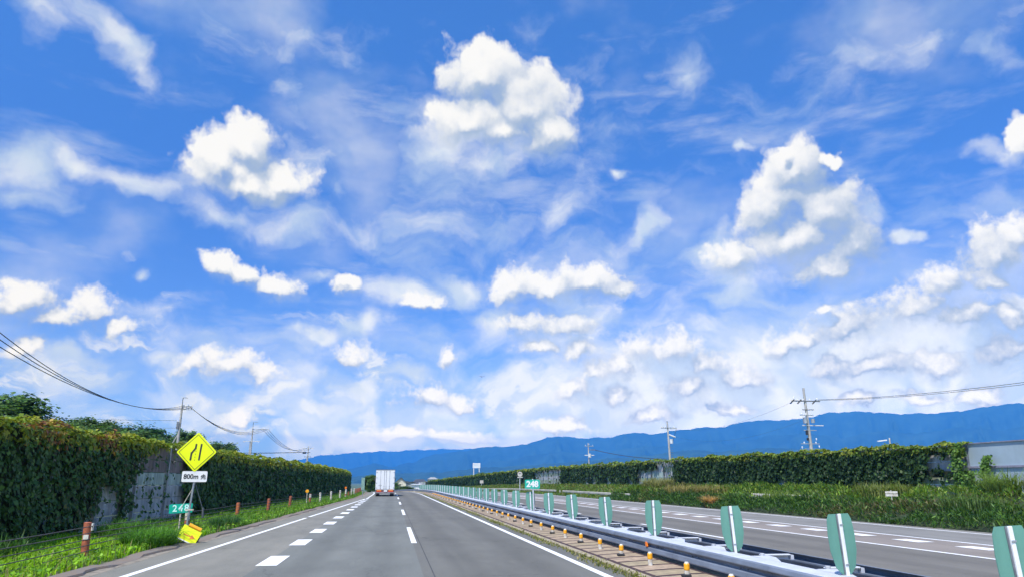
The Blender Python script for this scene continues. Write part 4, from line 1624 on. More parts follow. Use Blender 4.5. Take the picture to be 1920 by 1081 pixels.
# ================================================================== verges
def build_verges():
    # left verge grass
    N = 42000
    Y = 9 + (NR.rand(N) ** 1.9) * 115
    ka = np.array([kerbL(y) - 0.38 for y in Y])
    wa = np.array([wallL(y) + 0.25 for y in Y])
    u = NR.rand(N) ** 0.8
    x = ka + (wa - ka) * u
    h = (0.10 + 0.16 * NR.rand(N)) * (0.8 + 0.5 * np.sin(Y * 0.7 + x) ** 2) * np.where(Y < 29, 1.0, 1.15)
    h = np.minimum(h, 0.05 + 0.6 * (ka - x + 0.1))
    h = np.maximum(h, 0.05)
    base = np.stack([x + np.array([cx(y) for y in Y]), Y, np.array([pz(y) for y in Y])], 1)
    r = NR.rand(N)[:, None]
    bright = np.where(r < 0.6, [[0.23, 0.46, 0.012]], [[0.32, 0.52, 0.02]])
    mid = np.where(r < 0.6, [[0.10, 0.24, 0.018]], [[0.17, 0.32, 0.025]])
    near = ((Y < 30) & (x < -6.6))[:, None]
    near = near & (NR.rand(N) < 0.85)[:, None]
    colr = np.where(near, bright, mid) * (0.65 + 0.6 * NR.rand(N, 1))
    w = np.clip(0.022 + 0.0006 * Y, 0.03, 0.09)
    o = blades('verge_grass', base, h * np.clip(1 + 0.004 * Y, 1, 1.5), w, colr, 0.8)
    tag(o, 'bright lime grass covering the left verge along the cable fence', 'grass', kind='stuff')
    N = 2600
    Y = 9 + (NR.rand(N) ** 1.7) * 100
    x = np.array([kerbL(y) - 0.45 for y in Y]) - NR.rand(N) ** 1.5 * 3.0
    base = np.stack([x + np.array([cx(y) for y in Y]), Y, np.array([pz(y) for y in Y])], 1)
    colr = np.where(NR.rand(N, 1) < 0.5, [[0.34, 0.30, 0.13]], [[0.22, 0.28, 0.08]]) * (0.6 + 0.6 * NR.rand(N, 1))
    o = blades('dry_stalks', base, 0.14 + 0.30 * NR.rand(N) ** 2, 0.022, colr, 0.9)
    tag(o, 'thin straw-coloured stalks scattered through the left verge grass', 'dry grass', kind='stuff')
    # broad low leaves among it
    N = 7000
    Y = 9 + (NR.rand(N) ** 1.6) * 80
    ka = np.array([kerbL(y) - 0.45 for y in Y])
    x = ka - NR.rand(N) * 2.6
    C = np.stack([x, Y, 0.06 + 0.14 * NR.rand(N)], 1)
    colr = np.where(NR.rand(N, 1) < 0.6, [[0.22, 0.44, 0.015]], [[0.09, 0.23, 0.02]]) * (0.6 + 0.7 * NR.rand(N, 1))
    V, cc = leaves_at(C, np.tile(np.array([[0, -0.2, 1.0]]), (N, 1)), np.full(N, 0.10), colr, 0.1)
    o = quad_mesh('verge_weeds', V, cc, M['leaf'])
    tag(o, 'low broad-leaved weeds mixed into the left verge grass', 'weeds', kind='stuff')

    # tall arching clumps by the diamond sign
    def clump(name, cx0, cy0, rx, ry, n, h, w, colr, label, lean=1.6, z0=0.0):
        a = NR.rand(n) * 2 * pi
        q = NR.rand(n) ** 0.5
        base = np.stack([cx0 + rx * q * np.cos(a), cy0 + ry * q * np.sin(a), np.full(n, z0)], 1)
        c = np.array(colr)[None, :] * (0.55 + 0.8 * NR.rand(n, 1))
        o = blades(name, base, h * (0.55 + 0.55 * NR.rand(n)), w, c, lean, 0.6)
        return tag(o, label, 'grass clump')
    clump('grass_clump', -7.15, 24.2, 0.55, 1.6, 1500, 0.62, 0.028, (0.10, 0.26, 0.025), 'tall arching grass clump spilling over the kerb before the diamond sign')
    clump('grass_clump', -7.0, 33.6, 0.45, 1.6, 900, 0.50, 0.03, (0.05, 0.14, 0.025), 'dark grass clump on the verge just beyond the diamond sign')
    clump('grass_clump', -9.0, 27.6, 0.8, 1.4, 700, 0.75, 0.028, (0.09, 0.22, 0.03), 'loose grass clump at the foot of the bare concrete panels')
    clump('grass_clump', -9.7, 19.5, 0.8, 2.0, 500, 0.7, 0.03, (0.05, 0.13, 0.02), 'shaded grass clump at the ivy foot behind the nearest rusty post')

    # ---- right: low shrubs along the opposite carriageway
    def mass(name, N, yr, xf, zt, size, cols, label, cat, pw=1.0, w=(0.10, 0.10), kind='stuff'):
        Y = yr[0] + (NR.rand(N) ** pw) * (yr[1] - yr[0])
        u = NR.rand(N)
        xa = np.array([xf[0](y) for y in Y])
        xb = np.array([xf[1](y) for y in Y])
        x = xa + (xb - xa) * u
        gz = np.array([H(a, b) for a, b in zip(x, Y)])
        lump = 0.60 + 0.16 * np.sin(Y * 1.3 + x * 1.7) + 0.14 * np.sin(Y * 3.1 - x * 2.3) + 0.24 * np.sin(Y * 0.52 + x * 0.6) * np.sin(Y * 0.23 + 1) + 0.10 * np.sin(Y * 6.1 + x * 4)
        prof = np.minimum(1, (u * (xb - xa) + 0.12) / 0.55) ** 0.5
        ht = zt * lump * prof
        z = gz + ht * (0.35 + 0.65 * NR.rand(N) ** 0.5)
        r = NR.rand(N)
        n = len(cols)
        c = np.array(cols)[np.minimum((r * n).astype(int), n - 1)] * (0.6 + 0.7 * NR.rand(N, 1))
        patch = (np.sin(Y * 0.41 + x * 0.8) + np.sin(Y * 0.17 + 2) + 0.6 * NR.randn(N) > 1.85)[:, None]
        c = np.where(patch, np.array([[0.13, 0.12, 0.04]]) * (0.5 + 0.8 * NR.rand(N, 1)), c)
        C = np.stack([x + np.array([cx(y) for y in Y]), Y, z], 1)
        nr = np.stack([np.full(N, -0.6), np.full(N, -0.3), np.full(N, 0.8)], 1)
        nn = nr + NR.randn(N, 3) * 0.5
        nn /= np.linalg.norm(nn, axis=1)[:, None]
        # needle-like sprays: long thin rhombi leaning up and left
        a = np.stack([-0.5 + NR.randn(N) * 0.5, -0.3 + NR.randn(N) * 0.5, 0.6 + 0.3 * NR.rand(N)], 1)
        a /= np.linalg.norm(a, axis=1)[:, None]
        b = np.cross(nn, a)
        s = (size * (1 + 0.006 * (Y - 20)) * (0.6 + 0.8 * NR.rand(N)))[:, None]
        V = np.stack([C - a * s, C + b * s * 0.28, C + a * s, C - b * s * 0.28], 1)
        o = quad_mesh(name, V, c, M['leaf'])
        return tag(o, label, cat, kind=kind)
    g1 = [(0.022, 0.060, 0.012), (0.035, 0.095, 0.015), (0.055, 0.14, 0.018), (0.10, 0.19, 0.025)]
    g2 = [(0.08, 0.18, 0.016), (0.15, 0.27, 0.02), (0.05, 0.13, 0.016), (0.24, 0.31, 0.04), (0.12, 0.19, 0.03)]
    mass('shrub_bed', 44000, (9, 78), (lambda y: edgeR(y) + 0.75, lambda y: edgeR(y) + 3.2), 0.92, 0.11, g1,
         'dense dark green shrub bed along the far edge of the opposite road', 'shrubs', 1.35)
    mass('bank_plants', 36000, (9, 82), (lambda y: edgeR(y) + 3.0, lambda y: WALL_R - 0.5), 0.60, 0.12, g2,
         'bright green ground cover on the bank below the right wall', 'ground cover', 1.3)
    mass('bank_grass', 30000, (60, 230), (lambda y: edgeR(y) + 0.9, lambda y: WALL_R - 0.3), 0.34, 0.15, [(0.13, 0.24, 0.02), (0.08, 0.18, 0.02), (0.18, 0.24, 0.04), (0.22, 0.20, 0.06)],
         'rough green grass on the far bank around the steel guardrail', 'grass', 1.2)
    # added dark green underlay so that no bare soil shows through the beds
    mb = MB()
    ys = road_ys(8, 84)
    vs, fs = [], []
    for Y in ys:
        for dx, dz in ((0.95, -0.02), (1.25, 0.22), (2.0, 0.30), (3.0, 0.2), (5.0, 0.10), (6.6, 0.05)):
            x = edgeR(Y) + dx
            vs.append((x, Y, H(x, Y) + dz + 0.05 * sin(Y * 1.9 + dx * 3)))
    for j in range(len(ys) - 1):
        for i in range(5):
            a = j * 6 + i
            fs.append((a, a + 1, a + 7, a + 6))
    mb.add(vs, fs, 0, True)
    tag(mb.build('shrub_underlay', mat('underlay_green', (0.030, 0.052, 0.014), 0.95, var=0.3, scale=5)), kind='structure')

    clump('dry_shrub', 23.35, 52.0, 0.25, 0.6, 340, 0.95, 0.045, (0.56, 0.34, 0.14), 'dried orange-brown shrub at the roadside in the right green bed', 1.1, 0.05)
    clump('tall_weeds', 26.5, 62.0, 1.6, 6.0, 1300, 1.15, 0.06, (0.26, 0.22, 0.07), 'brownish tall weeds on the bank left of the shrub bed', 0.9, 0.6)
    clump('tall_weeds', 28.3, 76.0, 0.9, 4.0, 700, 1.3, 0.07, (0.24, 0.24, 0.08), 'yellowish weeds against the mossy bare panels of the right wall', 0.8, 1.1)
    clump('tall_grass', 28.2, 30.4, 0.5, 0.9, 420, 1.55, 0.04, (0.17, 0.25, 0.06), 'tall reedy grass before the blue metal barrier, nearer the right edge', 0.9, 1.0)
    clump('tall_grass', 28.6, 28.4, 0.5, 0.8, 320, 1.35, 0.04, (0.22, 0.24, 0.08), 'reddish-tipped reedy grass at the extreme right edge', 0.9, 1.0)

    clump('tall_weeds', 27.2, 37.5, 0.9, 2.2, 420, 0.95, 0.05, (0.20, 0.24, 0.06), 'pale weeds below the bare panels of the right wall', 1.0, 1.0)
    clump('tall_weeds', 25.4, 44.5, 0.7, 3.0, 380, 0.80, 0.05, (0.19, 0.27, 0.05), 'yellow-green weeds rising beside the sunken pale guardrail', 1.0, 0.6)
    clump('tall_weeds', 25.2, 29.0, 0.6, 1.6, 320, 0.85, 0.04, (0.10, 0.17, 0.04), 'dark rough weeds in the shrub bed near the right edge', 1.0, 0.6)

    # climbing weed in front of the blue barrier
    def climber(x, Y, z0, h, label, n=420):
        t = NR.rand(n) ** 0.7
        C = np.stack([x + NR.randn(n) * 0.07, Y + 0.35 * np.sin(t * 3) + NR.randn(n) * (0.30 - 0.20 * t), z0 + h * t], 1)
        c = np.array([[0.10, 0.20, 0.03]]) * (0.5 + 0.9 * NR.rand(n, 1))
        V, cc = leaves_at(C, np.tile(np.array([[-1.0, -0.3, 0.4]]), (n, 1)), np.full(n, 0.15), c)
        o = quad_mesh('climbing_vine', V, cc, M['leaf'])
        tag(o, label, 'vine')
        mb = MB()
        mb.path([(x, Y + 0.35 * sin(k / 8 * 3), z0 + h * k / 8) for k in range(9)], 0.02, 5)
        mb.build('stem', M['bark'], o)
    climber(29.7, 32.55, 1.1, 2.05, 'tall thin vine climbing the blue metal barrier')
    climber(29.7, 33.7, 1.1, 1.3, 'short bushy vine at the barrier foot beside the ivy corner', 300)
    climber(29.6, 34.25, 1.1, 2.7, 'bright green ivy column where the ivy wall meets the blue barrier', 700)
    # guardrail on the far side
    root = empty('roadside_guardrail', (24.3, 110, 0), label='weathered guardrail on the far verge of the opposite road', cat='guardrail')
    mb = MB()
    mb.sweep([(-0.03, 0.42), (-0.08, 0.47), (-0.02, 0.55), (-0.08, 0.63), (-0.03, 0.70)], [(x - 24.3, y - 110, z) for x, y, z in road_path(lambda y: edgeR(y) + 1.85, 73, 104)], 0, True)
    mb.sweep([(-0.03, 0.42), (-0.08, 0.47), (-0.02, 0.55), (-0.08, 0.63), (-0.03, 0.70)], [(x - 24.3, y - 110, z) for x, y, z in road_path(lambda y: edgeR(y) + 1.85, 108, 250)], 0, True)
    mb.build('beam', mat('aged_beam', (0.52, 0.50, 0.42), 0.7, 0.1, var=0.12, scale=0.7), root)
    Y = 74.0
    while Y < 200:
        mb = MB()
        mb.tube((edgeR(Y) + 1.9 + cx(Y) - 24.3, Y - 110, pz(Y)), (edgeR(Y) + 1.9 + cx(Y) - 24.3, Y - 110, pz(Y) + 0.72), 0.07, n=8)
        mb.build('post', M['offwhite'], root)
        Y += 4
    root = empty('roadside_guardrail', (26.0, 46, 0.36), label='pale guardrail half sunk in the green bank before the right wall', cat='guardrail')
    mb = MB()
    mb.sweep([(-0.03, 0.0), (-0.08, 0.06), (-0.02, 0.14), (-0.08, 0.22), (-0.03, 0.28)], [(0.0, -3.5 + k, 0.42) for k in range(0, 9)], 0, True)
    mb.build('beam', M['offwhite'], root)
    for k in range(4):
        mb = MB()
        mb.tube((0, -3 + 2.6 * k, -0.2), (0, -3 + 2.6 * k, 0.6), 0.06, n=8)
        mb.build('post', M['offwhite'], root)
    # small board in the shrubs
    root = empty('small_board', (25.1, 34.0, 0.7), radians(-20), label='small off-white two-slat board standing in the right shrubs', cat='board')
    mb = MB()
    mb.tube((0, 0.02, -0.3), (0, 0.02, 0.76), 0.025, n=8)
    mb.build('post', M['offwhite'], root)
    for z in (0.66, 0.52):
        mb = MB()
        mb.box((0, -0.02, z), (0.58, 0.02, 0.11))
        mb.build('slat', M['offwhite'], root)


build_verges()


# ================================================================== poles and wires
def catenary(a, b, sag, n=24):
    a, b = Vector(a), Vector(b)
    return [a.lerp(b, i / n) - Vector((0, 0, sag * 4 * (i / n) * (1 - i / n))) for i in range(n + 1)]


def ins(mb, x, y, z, h=0.22):
    mb.tube((x, y, z), (x, y, z + h * 0.5), 0.05, 0.05, 8)
    mb.tube((x, y, z + h * 0.5), (x, y, z + h), 0.075, 0.04, 8)


def build_poles():
    info = {}

    def pole(name, x, y, h, label, lean=0.0, r=0.22):
        z0 = H(x, y)
        root = empty(name, (x, y, z0), label=label, cat='utility pole', group='utility poles beside the expressway')
        mb = MB()
        mb.tube((0, 0, 0), (lean, 0, h - z0), r, r * 0.55, 12)
        mb.build('pole', M['conc'], root)
        return root, z0

    def arm(root, z, x0, x1, m='galv', dy=0.0, t=0.10):
        mb = MB()
        mb.box(((x0 + x1) / 2, dy - 0.12, z), (abs(x1 - x0), t, t))
        return mb.build('crossarm', M[m], root)

    def insulators(root, spots):
        for x, y, z in spots:
            mb = MB()
            ins(mb, x, y, z)
            mb.build('insulator', M['insul'], root)
    # left row
    L = [(-26.35, 46.5, 12.0), (-26.35, 94.9, 11.2), (-26.2, 141.0, 11.4), (-23.0, 204.4, 11.2)]
    names = ['utility pole with a short side frame, nearest one above the left ivy wall',
             'slim utility pole over the middle of the left ivy hedge, between two others',
             'utility pole with double brace rising over the far end of the left ivy hedge']
    for i, (x, y, h) in enumerate(L):
        if i == 0:
            root, z0 = pole('utility_pole', x, y, h, 'utility pole just outside the left edge carrying the sagging wires')
            arm(root, 11.2 - z0, -1.2, 1.2)
            continue
        root, z0 = pole('utility_pole', x, y, h, names[i - 1], 0.0)
        if i == 1:
            mb = MB()
            mb.tube((0.0, 0, 10.9 - z0), (0.0, 0, 12.05 - z0), 0.05, n=6)
            mb.tube((0.0, 0, 12.05 - z0), (0.55, 0, 12.0 - z0), 0.035, n=6)
            mb.build('lightning_rod', M['galv_dark'], root)
            arm(root, 10.95 - z0, 0.1, 1.25, t=0.07)
            arm(root, 10.55 - z0, 0.0, 1.25, t=0.07)
            mb = MB()
            for k in range(4):
                mb.tube((0.2 + 0.32 * k, -0.12, 10.5 - z0), (0.2 + 0.32 * k, -0.12, 10.98 - z0), 0.03, n=6)
            mb.tube((0.2, -0.12, 10.5 - z0), (1.2, -0.12, 10.98 - z0), 0.02, n=5)
            mb.build('side_frame', M['galv_dark'], root)
            insulators(root, [(0.25, -0.12, 11.0 - z0), (0.7, -0.12, 11.0 - z0), (1.2, -0.12, 11.0 - z0), (-0.3, 0, 9.0 - z0), (-0.25, 0, 8.2 - z0)])
            mb = MB()
            mb.box((-0.2, -0.1, 8.6 - z0), (0.28, 0.28, 0.9))
            mb.build('junction_box', M['galv_dark'], root)
            mb = MB()
            mb.tube((-2.0, 0.3, 3.6 - z0), (-0.05, 0, 7.6 - z0), 0.07, n=6)
            mb.build('brace', M['conc'], root)
            arm(root, 6.6 - z0, -0.2, 1.4, t=0.06)
        elif i == 2:
            mb = MB()
            mb.tube((0.0, 0, 11.3 - z0), (0.0, 0, 12.6 - z0), 0.045, n=6)
            mb.tube((0.0, 0, 12.6 - z0), (0.8, 0, 12.6 - z0), 0.03, n=6)
            mb.build('lightning_rod', M['galv_dark'], root)
            arm(root, 11.3 - z0, 0.0, 2.9, t=0.07)
            arm(root, 9.15 - z0, -1.5, 1.5, 'galv_white', t=0.12)
            insulators(root, [(1.7, -0.12, 11.33 - z0), (2.2, -0.12, 11.33 - z0), (2.8, -0.12, 11.33 - z0), (-1.3, -0.12, 8.9 - z0), (1.3, -0.12, 8.9 - z0)])
            mb = MB()
            mb.tube((-0.35, 0, 0), (-0.25, 0, 9.2 - z0), 0.12, 0.09, 8)
            mb.build('second_pole', M['conc'], root)
        else:
            arm(root, 10.6 - z0, -1.2, 1.4, 'galv_white', t=0.14)
            arm(root, 9.5 - z0, -1.4, 0.6, 'galv_dark', t=0.16)
            arm(root, 8.4 - z0, -0.9, 0.9, 'galv_dark', t=0.10)
            insulators(root, [(-1.1, -0.12, 10.7 - z0), (0, -0.12, 10.7 - z0), (1.2, -0.12, 10.7 - z0), (-0.4, 0, 11.7 - z0), (0.4, 0, 11.7 - z0)])
            mb = MB()
            mb.box((-1.0, -0.15, 9.45 - z0), (0.9, 0.4, 0.5), bev=0.08)
            mb.build('switch_gear', M['line'], root)
            for sx in (-1, 1):
                mb = MB()
                mb.tube((0.9 * sx - 0.3, 0, 0), (-0.1, 0, 9.0 - z0), 0.10, 0.07, 8)
                mb.build('brace', M['conc'], root)

    def wire(a, b, sag, label, r=0.022, n=24, group='overhead wires on the left'):
        mb = MB()
        a = Vector(a)
        pts = [p - a for p in catenary(a, b, sag, n)]
        mb.path(pts, r, 5)
        o = mb.build('overhead_wire', M['line'], None, a)
        tag(o, label, 'overhead wire', group)
    hA = [(11.60, -25.6), (10.95, -25.6), (10.45, -25.6)]
    w = ['upper', 'middle', 'lower']
    for k in range(3):
        wire((-25.6 + 0.1 * k, 46.5, 11.95 - 0.60 * k), (-26.1 + 0.5 * k, 94.9, 11.05 - 0.12 * k), 2.35 - 0.25 * k, '%s of three wires sagging from the left edge to the nearest left pole' % w[k], 0.030)
        wire((-25.6 + 0.3 * k, 94.9, 11.05 - 0.22 * k), (-24.6 + 0.5 * k, 141, 11.45 - 0.05 * k), 1.7 + 0.1 * k, '%s of three wires between the first and second left poles' % w[k], 0.030)
        wire((-24.5 + 0.5 * k, 141, 11.45), (-24.0 + 0.9 * k, 204.4, 10.85), 2.0 + 0.12 * k, '%s of three wires between the second and third left poles' % ['left', 'middle', 'right'][k], 0.035)
    wire((-60, 150, 8.6), (-24.6, 204.4, 9.6), 0.7, 'dark cable running low above the hedge to the third left pole', 0.08)
    wire((-90, 94, 13.5), (-26.8, 94.9, 9.2), 1.2, 'thin slack wire from the wooded hill to the nearest left pole', 0.018)
    wire((-80, 96, 10.6), (-26.8, 94.9, 8.3), 0.8, 'lowest thin wire from the wooded hill to the nearest left pole', 0.018)

    # right row
    R = [(45.35, 73.5, 12.0), (46.9, 119.0, 12.0), (51.7, 189.0, 11.9)]
    names = ['tallest utility pole loaded with crossarms above the right ivy wall',
             'middle utility pole with a transformer above the right ivy wall',
             'smallest utility pole of the right row, near the round sign']
    for i, (x, y, h) in enumerate(R):
        root, z0 = pole('utility_pole', x, y, h, names[i], -0.25)
        if i == 0:
            arm(root, 10.55 - z0, -1.9, 1.5, 'galv_dark', t=0.12)
            mb = MB()
            for sx in (-1.75, -0.9, 0.9):
                mb.tube((sx - 0.35, -0.15, 10.25 - z0), (sx + 0.15, -0.15, 10.7 - z0), 0.07, n=6)
            mb.build('strain_clamp', M['line'], root)
            insulators(root, [(-1.2, -0.12, 10.6 - z0), (-0.5, -0.12, 10.6 - z0), (0.3, -0.12, 10.6 - z0), (1.2, -0.12, 10.7 - z0), (-1.6, -0.12, 10.8 - z0)])
            arm(root, 9.0 - z0, -1.1, 0.5, 'galv', t=0.09)
            insulators(root, [(-1.0, -0.1, 8.6 - z0), (-0.85, -0.1, 9.0 - z0), (-0.35, -0.1, 9.0 - z0)])
            mb = MB()
            mb.tube((-0.55, -0.2, 8.1 - z0), (-0.55, -0.2, 8.75 - z0), 0.24, n=10)
            mb.tube((0.35, -0.2, 8.15 - z0), (0.35, -0.2, 8.6 - z0), 0.20, n=10)
            mb.build('transformer', M['galv'], root)
            arm(root, 7.88 - z0, -0.9, 1.6, 'galv_white', t=0.10)
            mb = MB()
            mb.box((-0.45, -0.1, 7.1 - z0), (0.18, 0.25, 0.5))
            mb.build('switch_box', M['line'], root)
            mb = MB()
            mb.box((-0.42, -0.1, 6.4 - z0), (0.16, 0.22, 0.3))
            mb.build('switch_box', M['line'], root)
            arm(root, 9.6 - z0, -0.7, 0.7, 'galv_dark', t=0.09)
            arm(root, 7.35 - z0, -0.8, 0.7, 'galv', t=0.08)
            arm(root, 5.9 - z0, -1.3, 0.9, 'galv', t=0.07)
            arm(root, 5.35 - z0, -0.9, 0.6, 'galv', t=0.07)
            insulators(root, [(-1.2, -0.1, 5.4 - z0), (-0.9, -0.1, 5.9 - z0), (0.5, -0.1, 5.9 - z0), (0.85, -0.1, 5.5 - z0), (0.6, -0.1, 6.3 - z0)])
        elif i == 1:
            arm(root, 10.85 - z0, -1.5, 1.35, 'galv_dark', t=0.12)
            insulators(root, [(-1.3, -0.12, 10.9 - z0), (-0.6, -0.12, 10.9 - z0), (0.9, -0.12, 10.9 - z0)])
            mb = MB()
            mb.tube((-0.1, -0.2, 9.7 - z0), (1.0, -0.2, 9.3 - z0), 0.12, n=8)
            mb.build('strain_clamp', M['insul'], root)
            mb = MB()
            mb.tube((0.2, -0.3, 8.2 - z0), (0.2, -0.3, 8.95 - z0), 0.30, n=10)
            mb.build('transformer', M['galv_white'], root)
            mb = MB()
            for k in range(8):
                mb.tube((-0.1, -0.1, 7.6 - 0.4 * k - z0), (0.5, -0.15, 7.5 - 0.4 * k - z0), 0.03, n=5)
            mb.build('step_bolts', M['galv_dark'], root)
        else:
            arm(root, 11.1 - z0, -1.2, 1.2, 'galv', t=0.14)
            insulators(root, [(-1.0, -0.1, 11.2 - z0), (0.0, -0.1, 11.5 - z0), (1.0, -0.1, 11.2 - z0)])
            arm(root, 10.1 - z0, 0.0, 1.6, 'galv_dark', t=0.22)
            arm(root, 8.7 - z0, -1.3, 1.3, 'galv_white', t=0.20)
            mb = MB()
            mb.tube((0.0, -0.3, 8.1 - z0), (0.0, -0.3, 9.1 - z0), 0.42, n=10)
            mb.build('transformer', M['galv_white'], root)
    gr = 'overhead wires on the right'
    wire((46.8, 73.5, 10.75), (46.0, 24, 9.1), 0.8, 'upper wire leaving the tallest right pole towards the right edge', 0.020, group=gr)
    wire((46.6, 73.5, 10.68), (46.2, 24, 8.98), 0.85, 'lower wire leaving the tallest right pole towards the right edge', 0.018, group=gr)
    wire((43.7, 73.5, 10.5), (45.6, 119, 10.9), 1.5, 'faint wire between the tallest and the middle right poles', 0.010, group=gr)
    wire((45.9, 73.5, 8.9), (47.7, 119, 9.4), 1.6, 'faint lower wire between the tallest and the middle right poles', 0.008, group=gr)
    wire((48.3, 119, 10.9), (75, 190, 11.6), 0.6, 'wire leaving the middle right pole across the ridge', 0.03, group=gr)
    wire((53.2, 189, 10.1), (72, 170, 7.4), 0.9, 'short dark cable leaving the smallest right pole', 0.07, group=gr)

    # lamp posts behind the right wall
    def lamp(x, y, h, label, L=1.1):
        z0 = H(x, y)
        root = empty('lamp_post', (x, y, z0), label=label, cat='lamp post')
        mb = MB()
        mb.tube((0, 0, 0), (0, 0, h - z0), 0.07, 0.06, 8)
        mb.build('pole', M['offwhite'], root)
        mb = MB()
        mb.box((-L * 0.7, 0, h - 0.25 - z0), (L * 0.8, 0.2, 0.10), ry=-0.12)
        mb.box((-L * 0.55, 0, h - 0.75 - z0), (L * 0.5, 0.2, 0.08))
        mb.build('lamp_head', M['white'], root)
    lamp(44.85, 60, 5.75, 'white lamp post peeping over the right ivy wall near the blue barrier')
    lamp(43.5, 47.0, 4.75, 'small white lamp just above the top of the blue metal barrier', 0.25)


build_poles()


# ================================================================== far roadside signs on the right
def build_far_signs():
    root = empty('frame_sign', (28.3, 250, 0), label='white slatted board on two legs above the far right ivy wall', cat='sign board')
    z0 = H(28, 250)
    for sx in (-1, 1):
        mb = MB()
        mb.box((sx * 0.95, 0, (z0 + 8.1) / 2), (0.28, 0.2, 8.1 - z0))
        mb.build('leg', M['galv_white'], root)
    mb = MB()
    for k in range(4):
        mb.box((0, -0.15, 7.85 - 0.42 * k), (2.6, 0.06, 0.34))
    mb.build('slat_panel', M['white'], root)
    root = empty('round_sign', (23.45, 135, H(23.4, 135)), label='small round white sign on a thin pole before the far right wall', cat='road sign')
    mb = MB()
    mb.tube((0, 0, 0), (0, 0, 3.6), 0.07, n=8)
    mb.build('pole', M['galv_white'], root)
    mb = MB()
    mb.tube((0, -0.10, 3.3), (0, -0.06, 3.3), 0.46, n=20)
    mb.build('disc', M['offwhite'], root)
    mb = MB()
    mb.tube((-0.14, -0.13, 3.4), (-0.14, -0.11, 3.4), 0.09, n=10)
    mb.tube((0.14, -0.13, 3.4), (0.14, -0.11, 3.4), 0.09, n=10)
    mb.build('symbol', M['ink'], root)
    mb = MB()
    mb.box((0, -0.1, 2.72), (1.0, 0.03, 0.16))
    mb.build('plate', M['offwhite'], root)
    root = empty('square_sign', (24.1, 200, H(24, 200)), label='little pale square sign low before the far right ivy', cat='road sign')
    mb = MB()
    mb.tube((0, 0, 0), (0, 0, 2.6), 0.07, n=8)
    mb.build('pole', M['galv_white'], root)
    mb = MB()
    mb.box((0, -0.1, 2.5), (0.95, 0.05, 0.8))
    mb.build('panel', M['offwhite'], root)


build_far_signs()


# ================================================================== vehicles
def wheel(root, x, y, z, r, w):
    mb = MB()
    mb.tube((x - w / 2, y, z), (x + w / 2, y, z), r, n=20)
    t = mb.build('tyre', M['black'], root)
    mb = MB()
    mb.tube((x - w / 2 - 0.012, y, z), (x + w / 2 + 0.012, y, z), r * 0.55, n=14)
    mb.build('rim', M['galv'], t)


